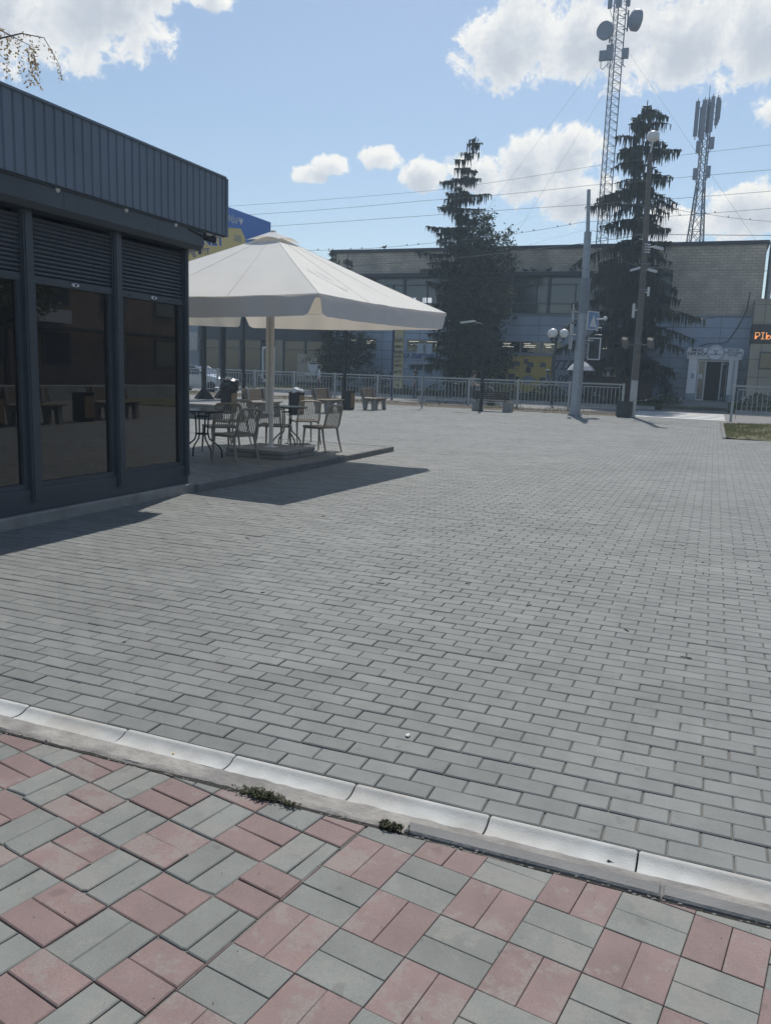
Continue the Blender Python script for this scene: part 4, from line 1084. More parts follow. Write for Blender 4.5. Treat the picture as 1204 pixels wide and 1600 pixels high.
# ================================================================== the long hall
HY = 51.0
def hall():
    t = thing('hall_building', (0, 0, 0), 'long two-storey hall, tiled brick band above dark windows and blue-grey cladding', 'building')
    xl, xr = -24.6, 1.95
    b = MB(); b.box(xl, xr, HY, HY+.5, 7.82, 9.18); b.box(-2.85, xr, HY, HY+.5, 5.36, 7.815); b.box(xl, xl+.4, HY, HY+.5, 5.36, 7.815); b.build('brick_wall', M['hallbrick'], t)
    MB().box(xl-.1, xr+.12, HY-.10, HY+13, 9.185, 9.40).build('coping', M['coping'], t)
    MB().box(xl, -2.853, HY-.42, HY+.6, 7.60, 7.815).build('ledge', M['coping'], t)
    MB().box(xl, xr, HY+.02, HY+.5, .3, 5.30).build('cladding_wall', M['cladding'], t)
    MB().box(xl, xr+.01, HY-.06, HY+.6, 5.302, 5.357).build('sill_band', M['winframe'], t)
    MB().box(xl+.1, xr-.02, HY+.9, HY+12.9, .3, 9.18).build('rear_block', M['dark'], t)
    n = 9; w = (xr-.0-4.8-(xl+.4))/n
    for k in range(n):
        x0 = xl+.4+w*k; x1 = x0+w
        f = MB()
        for q in ((x0+.002, x0+.10, 5.36, 7.595), (x1-.10, x1-.002, 5.36, 7.595), (x0+.102, x1-.102, 5.36, 5.43), (x0+.102, x1-.102, 7.52, 7.595), (x0+.102, x1-.102, 5.95, 6.0), (x0+.102, x1-.102, 7.1, 7.15), (x0+w*.66, x0+w*.66+.06, 5.431, 5.949), (x0+w*.66, x0+w*.66+.06, 6.001, 7.099)):
            f.box(q[0], q[1], HY+.20, HY+.34, q[2], q[3])
        wi = f.build('upper_window', M['darkframe'], t)
        MB().box(x0+.05, x1-.05, HY+.29, HY+.30, 5.40, 7.56).build('pane', M['hallglass'], wi)
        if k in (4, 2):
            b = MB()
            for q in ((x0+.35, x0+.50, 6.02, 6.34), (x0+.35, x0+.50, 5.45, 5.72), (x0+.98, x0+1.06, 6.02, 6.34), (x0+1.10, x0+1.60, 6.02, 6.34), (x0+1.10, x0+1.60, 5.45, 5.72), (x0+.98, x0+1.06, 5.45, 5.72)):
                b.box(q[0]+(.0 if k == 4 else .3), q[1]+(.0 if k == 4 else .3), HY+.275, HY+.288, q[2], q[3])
            b.build('glow_panel', M['daylight_glow'], wi)  # glowing panels on the pane imitate bright sky seen through back windows
    def low(x0, x1, z0, z1, panes):
        f = MB(); f.box(x0-.06, x1+.06, HY-.05, HY+.018, z0-.06, z0); f.box(x0-.06, x1+.06, HY-.05, HY+.018, z1, z1+.06); pw = (x1-x0)/panes
        for k in range(panes+1): f.box(x0+pw*k-.04, x0+pw*k+.04, HY-.045, HY+.017, z0+.001, z1-.001)
        wi = f.build('lower_window', M['winframe'], t)
        MB().box(x0, x1, HY-.004, HY+.016, z0, z1).build('pane', M['glass'], wi)
        b = MB(); rnd = random.Random(int(x0*10))
        for k in range(panes):
            for r_ in range(3):
                a = x0+pw*k+.10+rnd.random()*.2; c = min(a+rnd.uniform(.3, .75), x0+pw*(k+1)-.08); z = z1-.10-.10*r_; b.box(a, c, HY-.012, HY-.006, z, z+.022)
        b.build('strip_light', M['tube'], wi)
    low(-12.75, -8.9, 2.98, 3.62, 3); low(-19.0, -16.6, 2.95, 3.62, 2); low(-23.2, -21.2, 2.95, 3.62, 2); low(-6.9, -5.2, 2.98, 3.62, 1)
    for x in (-11.9, -6.6, -1.6): 
        b = MB(); b.box(x-.12, x+.12, HY-.30, HY-.07, 5.02, 5.14); b.box(x-.02, x+.02, HY-.10, HY+.015, 5.10, 5.20); b.build('wall_floodlight', M['black'], t)
    text('lettering', 'ВОКА ВИПІЧКА', M['blueletter'], t, (-18.35, HY-.01, 2.56), .40, '-y', .02, bold=.012)
    b = MB(); b.tube([(1.35, HY-.05, 6.6), (1.25, HY-.06, 5.6), (.85, HY-.06, 4.6), (.45, HY-.06, 3.9), (.1, HY-.3, 3.75), (-.6, HY-.5, 3.72), (-1.0, HY-.1, 3.6)], .03, 6); b.tube([(-3.8, HY-.05, 4.35), (-1.2, HY-.05, 5.1), (-.4, HY-.05, 5.2)], .012, 5); b.build('wall_cable', M['cable'], t)
hall()
t = thing('flue_pipe', (2.35, 53.5, 0), 'grey metal flue pipe beside the right end of the long hall', 'flue pipe')
MB().tube([(0, 0, 0), (0, 0, 9.55)], .17, 12).build('pipe', M['galv'], t, smooth=True); MB().lathe([(.17, 9.56), (.24, 9.6), (.20, 9.7), (.02, 9.8)], (0, 0, 0), 14).build('cowl', M['galv'], t)

def shopfront():
    t = thing('shop_building', (0, 0, 0), 'low dark glass shopfront with a white-framed door at the left end of the hall', 'building')
    x0, x1 = -35.2, -24.8; y = 50.9
    MB().box(x0, x1, y+.3, y+9, .3, 5.0).build('wall', M['shopdark'], t)
    MB().box(x0-.1, x1+.1, y-.25, y+9.1, 5.0, 5.3).build('roof', M['coping'], t)
    MB().box(x0, x1, y-.05, y+.28, 3.45, 4.98).build('sign_panel', M['shopdark'], t)
    n = 6; w = (x1-x0)/n
    for k in range(n):
        a = x0+w*k; c = a+w
        if k == 3: continue
        f = MB()
        for q in ((a, a+.07, .5, 3.44), (c-.07, c-.002, .5, 3.44), (a+.071, c-.071, .5, .62), (a+.071, c-.071, 2.75, 2.82), (a+.071, c-.071, 3.37, 3.44)): f.box(q[0], q[1], y, y+.2, q[2], q[3])
        wi = f.build('shop_window', M['darkframe'], t); MB().box(a+.05, c-.05, y+.1, y+.11, .6, 3.4).build('pane', M['glass'], wi)
    a = x0+w*3; f = MB()
    for q in ((a+.10, a+.22, .5, 2.95), (a+1.02, a+1.14, .5, 2.95), (a+.221, a+1.019, 2.82, 2.95), (a+.221, a+1.019, .5, .72)): f.box(q[0], q[1], y-.02, y+.12, q[2], q[3])
    d = f.build('door', M['white'], t); MB().box(a+.2, a+1.04, y+.06, y+.07, .7, 2.85).build('pane', M['glass'], d); MB().tube([(a+.30, y-.06, 1.3), (a+.30, y-.06, 1.9)], .02, 6).build('handle', M['silver'], d)
    MB().box(a+1.16, a+w-.002, y, y+.2, .5, 3.44).build('side_light', M['hallglass'], t)
shopfront()
def grey_block():
    t = thing('grey_building', (0, 0, 0), 'pale grey building behind the silver car at the kiosk corner', 'building')
    MB().box(-50, -35.4, 52, 60, .3, 6.2).build('wall', M['palegrey'], t)
    MB().box(-41.5, -37.7, 50.8, 51.99, 2.75, 3.65).build('awning', M['greyboard'], t)
    for x in (-39.7, -43): 
        f = MB(); f.box(x, x+1.0, 51.93, 51.995, .5, 2.7); w = f.build('door', M['white'], t); MB().box(x+.12, x+.88, 51.915, 51.928, .7, 2.55).build('pane', M['glass'], w)
    b = MB(); b.box(-38.5, -37.4, 51.9, 51.995, 1.3, 2.75); f = b.build('price_board', M['yellow'], t)
    b = MB()
    for k in range(8): b.box(-38.4, -37.5-.1*(k % 3), 51.885, 51.898, 1.42+.16*k, 1.48+.16*k)
    b.build('text_line', M['black'], f)
    MB().box(-36.7, -36.0, 51.9, 51.995, 2.6, 3.9).build('upright_sign', M['whitewash'], t)
    MB().box(-50.2, -35.3, 51.6, 60.2, 6.2, 6.45).build('roof', M['coping'], t)
grey_block()

# ================================================================== vape shop portal
def portal():
    y = 49.8
    t = thing('shop_entrance', (0, 0, 0), 'white vape shop entrance with round emblem sign and open glass door', 'shop entrance')
    MB().box(-1.50, -1.02, y, y+1.19, .9, 2.82, ch=.004).build('pillar', M['portal'], t)
    MB().box(-1.50, -1.02, y+.01, y+1.19, .45, .895).build('pillar_base', M['greyboard'], t)
    MB().box(.62, 1.10, y, y+1.19, .9, 2.82, ch=.004).build('pillar', M['portal'], t)
    MB().box(.62, 1.10, y+.01, y+1.19, .45, .895).build('pillar_base', M['greyboard'], t)
    MB().tube([(.86, y-.07, .5), (.86, y-.07, 2.8)], .045, 10).build('downpipe', M['white'], t)
    MB().box(-1.62, 1.25, y-.06, y+1.19, 2.825, 2.98).build('lintel', M['portal'], t)
    b = MB(); P = [(-1.60, 2.985), (1.20, 2.985), (1.28, 3.06), (1.31, 3.22), (1.28, 3.38), (1.20, 3.45), (-1.60, 3.45), (-1.66, 3.22)]
    b.prism(P, 'y', y-.12, y+.25); s = b.build('sign', M['signwhite'], t)
    b = MB(); b.tube([(-.13, y-.20, 3.21), (-.13, y-.10, 3.21)], .46, 36); b.build('emblem_disc', M['signwhite'], s)
    b = MB()
    for r in (.455, .40): b.tube([(-.13+r*math.cos(2*PI*k/40), y-.203, 3.21+r*math.sin(2*PI*k/40)) for k in range(41)], .010, 5, cap=False)
    # deer-like mark and arcs of lettering
    for sx in (-1, 1):
        b.tube([(-.13+sx*.02, y-.206, 3.12), (-.13+sx*.06, y-.206, 3.26), (-.13+sx*.12, y-.206, 3.36)], .016, 5); b.tube([(-.13+sx*.06, y-.206, 3.26), (-.13+sx*.02, y-.206, 3.34)], .012, 5)
        b.tube([(-.13+sx*.05, y-.206, 3.12), (-.13+sx*.15, y-.206, 3.08), (-.13+sx*.26, y-.206, 3.12), (-.13+sx*.30, y-.206, 3.08)], .016, 5)
    b.tube([(-.20, y-.206, 3.12), (-.06, y-.206, 3.12)], .03, 6)
    b.build('emblem', M['ink'], s)
    for k, ch in enumerate('АУСТК'):
        w = R(150-30*k); text('lettering', ch, M['ink'], s, (-.13+.30*math.cos(w), y-.206, 3.21+.30*math.sin(w)), .14, '-y', .003).rotation_euler[1] = 0
    text('lettering', 'SMOKE\nVAPE SHOP', M['ink'], s, (-1.10, y-.13, 3.21), .235, '-y', .004, bold=.007, sx=.85)
    text('lettering', 'МАГАЗИН\nЕЛЕКТРОННИХ\nСИГАРЕТ', M['ink'], s, (.78, y-.13, 3.21), .155, '-y', .004, bold=.003, sx=.78)
    f = MB()
    for q in ((-1.0, -.93, .5, 2.80), (-.62, -.55, .5, 2.80), (-.929, -.621, .5, .60), (-.929, -.621, 2.72, 2.80), (-.549, .619, 2.70, 2.80)): f.box(q[0], q[1], y+.10, y+.18, q[2], q[3])
    w = f.build('side_window', M['white'], t); MB().box(-.94, -.61, y+.13, y+.14, .55, 2.75).build('pane', M['hallglass'], w)
    b = MB(); b.box(-.92, -.70, y+.115, y+.125, 1.75, 2.0); b.build('notice', M['white'], w)
    a = R(68); d = Vector((-math.cos(a), -math.sin(a), 0)); o = Vector((.55, y+.78, 0)); nn = Vector((-d.y, d.x, 0))*.025
    f = MB()
    for u0, u1, z0, z1 in ((0, .08, .56, 2.66), (.72, .80, .56, 2.66), (.0801, .7199, .56, .70), (.0801, .7199, 2.56, 2.66)): f.obox(o+d*(u0+u1)/2+Vector((0, 0, (z0+z1)/2)), d*(u1-u0)/2, nn, (0, 0, (z1-z0)/2))
    w = f.build('open_door', M['white'], t); q = MB(); q.obox(o+d*.4+Vector((0, 0, 1.63)), d*.33, nn*.2, (0, 0, .94)); q.build('pane', M['hallglass'], w)
    MB().box(-1.0, .62, y+1.0, y+1.18, .45, 2.82).build('dark_hallway', M['dark'], t)
    MB().box(-1.30, -1.16, y-.012, y-.002, 1.75, 2.02).build('poster', M['greyboard'], t)
    MB().box(-1.0, .61, y-.3, y+.99, .40, .50).build('threshold', M['concrete'], t)
portal()

def tile_building():
    t = thing('tile_building', (0, 0, 0), 'beige tiled building at the right edge with a dark band of orange letters', 'building')
    MB().box(1.57, 9, 48.2, 60, .2, 3.66).build('wall', M['tile'], t)
    MB().box(1.56, 9, 48.17, 60, 3.662, 4.68).build('dark_band', M['ledband'], t)
    MB().box(1.57, 9, 48.2, 60, 4.682, 5.92).build('wall', M['tile'], t)
    MB().box(1.54, 9.1, 48.14, 60, 5.922, 6.0).build('coping', M['tile'], t)
    text('led_lettering', 'РІЬ', M['led'], t, (1.68, 48.15, 4.05), .50, '-y', .006, align='LEFT')
    f = MB(); f.box(2.05, 2.9, 48.12, 48.195, 2.35, 3.25); w = f.build('window', M['darkframe'], t); MB().box(2.12, 2.83, 48.105, 48.115, 2.42, 3.18).build('pane', M['glass'], w)
    MB().box(1.55, 9, 48.1, 48.195, .2, 1.05).build('plinth', M['tile'], t)
tile_building()

def hut():
    t = thing('wooden_hut', (0, 0, 0), 'dark brown board hut with a white window under the right spruce', 'hut')
    MB().box(-6.9, -3.3, 47.9, 49.6, .3, 2.55).build('wall', M['brown'], t)
    b = MB(); b.prism([(-7.2, 2.55), (-3.0, 2.55), (-4.4, 3.25), (-5.6, 3.25)], 'y', 47.7, 49.8); b.build('roof', M['coping'], t)
    f = MB()
    for q in ((-5.95, -4.75, 1.68, 1.75), (-5.95, -4.75, 2.12, 2.19), (-5.95, -5.88, 1.751, 2.119), (-4.82, -4.75, 1.751, 2.119), (-5.40, -5.33, 1.751, 2.119)): f.box(q[0], q[1], 47.84, 47.898, q[2], q[3])
    w = f.build('window', M['white'], t); MB().box(-5.87, -5.41, 47.875, 47.895, 1.76, 2.11).build('blind', M['portal'], w); MB().box(-5.32, -4.83, 47.875, 47.895, 1.76, 2.11).build('pane', M['glass'], w)
hut()

def boards():
    t = thing('advert_wall', (0, 0, 0), 'long yellow advertising wall with pictures of cameras below the hall windows', 'advertising board')
    MB().box(-15.0, -9.44, 50.80, 50.93, .5, 2.80).build('panel', M['yellow'], t)
    MB().box(-15.05, -9.40, 50.70, 50.94, 2.80, 2.92).build('cornice', M['greyboard'], t)
    for x, z, w, h in ((-12.55, 2.25, .42, .26), (-11.6, 2.28, .36, .26), (-10.75, 2.25, .38, .26), (-9.95, 2.25, .34, .26)):
        b = MB(); b.box(x-w/2, x+w/2, 50.785, 50.798, z-h/2, z+h/2); b.box(x-w*.2, x+w*.1, 50.786, 50.798, z+h/2+.001, z+h/2+.05); b.tube([(x, 50.770, z), (x, 50.7845, z)], h*.36, 14, 1); b.tube([(x, 50.764, z), (x, 50.7695, z)], h*.22, 12, 0)
        b.build('camera_picture', [M['picture'], M['greyboard']], t)
    for x0, x1, z0, z1 in ((-12.1, -11.95, 1.95, 2.5), (-11.9, -11.75, 1.95, 2.4), (-11.15, -10.9, 2.3, 2.6), (-11.0, -10.75+.05, 1.75, 2.1), (-12.6, -12.2, 1.1, 1.6), (-12.1, -11.7, 1.0, 1.65), (-11.65, -11.4, 1.2, 1.5), (-10.1, -9.7, 1.1, 1.5), (-9.95, -9.6, .8, 1.1), (-14.5, -14.0, 1.2, 1.7), (-13.7, -13.3, 1.5, 2.2)):
        MB().box(x0, x1, 50.784, 50.798, z0, z1).build('picture', M['picture'], t)
    b = MB(); b.prism([(-11.3, 1.35), (-10.8, 1.05), (-10.3, 1.35), (-10.8, 1.65)], 'y', 50.784, 50.798); b.prism([(-11.3, 1.28), (-10.8, .98), (-10.8, 1.04), (-11.3, 1.34)], 'y', 50.784, 50.798); b.build('album_picture', M['greyboard'], t)
    t = thing('notice_board', (0, 0, 0), 'grey panel with slanted black letters beside the yellow advertising wall', 'notice board')
    MB().box(-9.36, -8.1, 50.80, 50.93, .5, 2.78).build('panel', M['greyboard'], t)
    text('lettering', 'ТІЛ', M['ink'], t, (-8.72, 50.79, 2.25), .72, '-y', .004, shear=.35, bold=.02); text('lettering', '09', M['ink'], t, (-8.70, 50.79, 1.45), .62, '-y', .004, shear=.2, bold=.02)
    t = thing('cafe_poster', (0, 0, 0), 'beige poster with a large white coffee cup on the dark shopfront', 'poster')
    MB().box(-26.9, -24.7, 50.55, 50.62, .6, 2.5).build('panel', M['tile'], t)
    b = MB(); b.prism([(-26.1, 1.95), (-25.2, 1.95), (-25.3, 1.5), (-25.5, 1.3), (-25.85, 1.3), (-26.0, 1.5)], 'y', 50.535, 50.548); b.prism([(-26.4, 1.22), (-25.0, 1.22), (-25.2, 1.12), (-26.2, 1.12)], 'y', 50.535, 50.548)
    b.tube([(-25.25, 50.54, 1.85), (-25.05, 50.54, 1.8), (-25.1, 50.54, 1.6), (-25.35, 50.54, 1.5)], .03, 6); b.build('cup_picture', M['white'], t)
    b = MB(); b.prism([(-26.0, 1.93), (-25.3, 1.93), (-25.4, 1.84), (-25.9, 1.84)], 'y', 50.520, 50.533); b.build('coffee', M['brown'], t)
    t = thing('advert_pylon', (-16.03, 41.67, 0), 'tall yellowish column sign listing building goods in stacked black lettering', 'advertising column')
    MB().box(-.36, -.24, -.08, .08, 0, 4.6).build('post', M['ink'], t)
    words = ['ДОБРІ', 'ПОЛОГИ', 'ЛАМІНАТ', 'ШПАЛЕРИ', 'КАРНИЗИ', 'БАГЕТ', 'ПЛИНТУС', 'МЕТР', 'ПІДЛОГИ', '95']
    zs = [(4.25, 3.35, 1), (3.33, 2.68, 2), (2.66, 1.72, 4), (1.70, 1.30, 1), (1.28, .62, 2)]
    k = 0
    for za, zb, n in zs:
        p = MB().box(-.235, .28, -.06, .06, zb+.01, za-.01).build('panel', M['pylon_yellow'], t)
        for q in range(n):
            text('lettering', words[k], M['signal'], p, (.02, -.066, za-(za-zb)*(q+.5)/n), .215, '-y', .003, sx=min(1, .46/(.155*len(words[k]))), bold=.006); k += 1
boards()

# pigeons on the ledge and a bird on the wire
def pigeon(x, y, z, rz, lb):
    t = thing('pigeon', (x, y, z), lb, 'bird', 'pigeons perched on the hall ledge', rz)
    b = MB(); b.lathe([(.001, -.17), (.035, -.13), (.075, -.04), (.08, .04), (.055, .12), (.03, .15)], (0, 0, .12), 10, 0, 'x')
    b.ball((.15, 0, .22), .045, 10); b.tube([(.10, 0, .13), (.145, 0, .2)], [.055, .035], 8); b.tube([(-.13, 0, .11), (-.30, 0, .06)], [.045, .03], 6, flat=.4); b.tube([(.19, 0, .22), (.22, 0, .21)], [.012, .004], 5)
    for s in (-1, 1): b.tube([(0, s*.03, .06), (0, s*.03, 0)], .008, 5)
    b.build('body', M['pigeon'], t, smooth=True)
pg = [-13.9, -13.3, -12.9, -12.2, -11.4, -10.9, -10.0, -8.6, -7.9]
for k, x in enumerate(pg): pigeon(x, HY-.22, 7.815, random.choice((.3, 2.9, -.4, 3.4)), 'dark pigeon on the hall ledge, %s from the left in its row' % ORD[k])
pigeon(-20.9, HY-.02, 9.40, .2, 'lone dark bird on the roof edge of the hall above the umbrella')

# ================================================================== trees
def spruce(name, x, y, H, Rb, z0, label, seed, sparse=0.0, hang=.7, lean=0, bend=0, dens=1.0, m_='needle', droop=.35, base=.3, pw=.85):
    rnd = random.Random(seed); t = thing(name, (x, y, base), label, 'tree')
    axis = lambda z: Vector((lean*z/H+bend*max(0, z/H-.86)**1.2*18, 0, z))
    MB().tube([axis(H*k/14) for k in range(15)], [max(.025, .24*(1-k/14.3)) for k in range(15)], 8).build('trunk', M['bark'], t, smooth=True)
    b = MB(); br = MB(); z = z0
    while z < H-.15:
        f = (z-z0)/(H-z0); L0 = Rb*(1-f)**pw*(.68+.32*min(1, f/.22))+.22
        n = rnd.choice((4, 5, 5, 6)) if f < .85 else 3; tier = rnd.uniform(.8, 1.15)
        w0 = rnd.random()*6.28
        for k in range(n):
            if rnd.random() < sparse*(.35+.65*f): continue
            w = w0+2*PI*k/n+rnd.gauss(0, .3); L = L0*tier*rnd.choice((rnd.uniform(.4, .8), rnd.uniform(.75, 1.2))); dr_ = droop*rnd.uniform(.5, 1.5); zj = rnd.uniform(-.18, .18); o_up = rnd.uniform(.05, .3); c, s = math.cos(w), math.sin(w); o = axis(z+zj)
            side = Vector((-s, c, 0)); pts = []
            for q in range(7):
                u = q/6; pts.append(o+Vector((c, s, 0))*(L*u)+Vector((0, 0, L*(.12*u-dr_*u*u+o_up*max(0, u-.6)))))
            br.tube(pts, [.045*(1-.8*q/6)*(.5+.5*(1-f)) for q in range(7)], 3, cap=False)
            steps = max(3, int(L/.14*dens))
            for q in range(steps):
                u = .12+.88*(q+rnd.random())/steps; i = min(5, int(u*6)); p = pts[i].lerp(pts[i+1], u*6-i)
                # spray of needles on the branch
                for rep in range(2):
                    sd = rnd.choice((-1, 1)); ln = rnd.uniform(.18, .42)*(1.1-.5*u); dirv = (Vector((c, s, 0))*rnd.uniform(.2, .8)+side*sd*rnd.uniform(.4, 1)+Vector((0, 0, rnd.uniform(-.35, .1)))).normalized()
                    wv = Vector((rnd.gauss(0, .3), rnd.gauss(0, .3), 1)).cross(dirv).normalized()*rnd.uniform(.035, .075)
                    b.face([p-wv, p+wv, p+dirv*ln+wv*.3, p+dirv*ln-wv*.3])
                # hanging strands
                for rep in range(2):
                    ln = hang*rnd.uniform(.25, 1)*(.55+.5*math.sin(PI*u)); off = side*rnd.gauss(0, .16)+Vector((c, s, 0))*rnd.gauss(0, .06); a = p+off; wdt = rnd.uniform(.025, .06); ww = Vector((math.cos(w*3+rep), math.sin(w*3+rep), 0))*wdt
                    sw = Vector((rnd.gauss(0, .05), rnd.gauss(0, .05), -ln))
                    b.face([a-ww, a+ww, a+ww*.7+sw*.6, a+sw, a-ww*.7+sw*.6])
        z += rnd.uniform(.40, .62)*(1 if f < .8 else .7)
    br.build('branches', M['bark'], t, fix=False)
    b.build('crown', M[m_], t, fix=False)
    return t
spruce('spruce_tree', -5.05, 47.8, 15.9, 3.85, 1.9, 'tall dark spruce with drooping boughs behind the concrete lamp pole', 3, sparse=.04, hang=.9, lean=.3, dens=2.5, pw=.60)
spruce('spruce_tree', -15.15, 48.4, 14.9, 2.6, 1.6, 'thin half-bare spruce with a bent tip left of the leafy conifer', 11, sparse=.30, hang=.7, lean=.1, bend=.45, pw=.46, droop=.16, dens=2.5)
spruce('spruce_tree', -23.6, 48.9, 8.9, 2.0, .8, 'small dark spruce showing just above the far slope of the umbrella', 21, sparse=.1, hang=.45, dens=1.1)
spruce('spruce_tree', -22.7, 49.3, 8.6, 1.6, .8, 'second small dark spruce tip beside the first, above the umbrella slope', 27, sparse=.15, hang=.4)

def leafy(name, x, y, blobs, n, size, label, m_, trunk_h, seed, base=.3, tr=.14, cat='tree'):
    rnd = random.Random(seed); t = thing(name, (x, y, base), label, cat)
    tb = MB(); tb.tube([(0, 0, 0), (.05, 0, trunk_h*.5), (.1, .05, trunk_h)], [tr, tr*.8, tr*.5], 8)
    for (bx, by, bz, rx, ry, rz) in blobs: tb.tube([(.05, 0, min(trunk_h*.6, bz*.6)), (bx*.6, by*.6, (bz+trunk_h*.6)/2), (bx, by, bz)], [tr*.5, tr*.3, tr*.1], 5)
    tb.build('trunk', M['bark'], t)
    vol = [b_[3]*b_[4]*b_[5] for b_ in blobs]; tot = sum(vol); b = MB()
    clumps = []
    for bl_, v in zip(blobs, vol):
        for k in range(max(4, int(n*v/tot/38))):
            d = Vector((rnd.gauss(0, 1), rnd.gauss(0, 1), rnd.gauss(0, 1))).normalized()*rnd.random()**.45
            clumps.append((Vector((bl_[0]+d.x*bl_[3], bl_[1]+d.y*bl_[4], bl_[2]+d.z*bl_[5])), d))
    for c, d in clumps:
        if rnd.random() < .10: continue
        R_ = rnd.uniform(.22, .48)*(size/.12)**.5
        for k in range(38):
            o = Vector((rnd.gauss(0, R_*.55), rnd.gauss(0, R_*.55), rnd.gauss(0, R_*.45))); p = c+o
            if p.z < .1: continue
            a = Vector((rnd.gauss(0, 1), rnd.gauss(0, 1), rnd.gauss(0, 1))).normalized(); e = a.cross(Vector((rnd.gauss(0, 1), rnd.gauss(0, 1), rnd.gauss(0, 1)))).normalized(); s = size*rnd.uniform(.5, 1.1)
            b.face([p-a*s, p+e*s*.45, p+a*s, p-e*s*.45])
    b.build('crown', M[m_], t, fix=False)
    return t
leafy('conifer_tree', -13.3, 47.6, [(0, 0, 2.4, 2.1, 1.6, 2.2), (.0, 0, 5.4, 2.1, 1.7, 2.4), (-.1, .1, 7.8, 1.5, 1.3, 1.8), (0, 0, 9.6, .8, .7, 1.3), (1.35, 0, 8.2, .75, .7, 1.4), (-1.3, 0, 4.8, 1.3, 1.0, 2.8), (-.9, 0, 8.2, .9, .8, 1.6), (.8, 0, 2.0, .9, .8, 1.5)], 36000, .115, 'broad dense dark green conifer growing against the half-bare spruce', 'conifer', 7, 5)
leafy('yew_tree', -22.2, 48.4, [(0, 0, 2.2, 1.7, 1.2, 1.6), (-.9, 0, 1.7, 1.0, .9, 1.2), (.9, 0, 2.5, .9, .9, 1.0)], 6500, .11, 'low dark evergreen tree beside the coffee poster', 'conifer', 2.2, 6)
leafy('bare_shrub', -20.0, 48.3, [(0, 0, .8, 1.1, .7, .7), (-.6, 0, .7, .7, .5, .5)], 2200, .08, 'dry brownish shrub in front of the blue-grey wall lettering', 'drybush', .8, 8, tr=.04, cat='shrub')
leafy('dark_shrub', -7.0, 48.9, [(0, 0, 1.0, 1.0, .6, .9), (.9, .2, 1.2, .8, .5, 1.0)], 2600, .09, 'dark shrub between the white parasol and the brown hut', 'conifer', 1.0, 9, tr=.05, cat='shrub')
leafy('dark_shrub', -14.2, 47.4, [(0, 0, .9, 1.1, .6, .8), (1.0, .1, .7, .7, .5, .7)], 2400, .09, 'dark green shrub under the half-bare spruce, behind the woman with the pram', 'bush', 1.0, 10, tr=.05, cat='shrub')
leafy('dark_shrub', -2.6, 49.2, [(0, 0, .9, .35, .35, .9)], 700, .08, 'narrow dark upright shrub left of the vape shop entrance', 'conifer', 1.0, 12, tr=.05, cat='shrub')

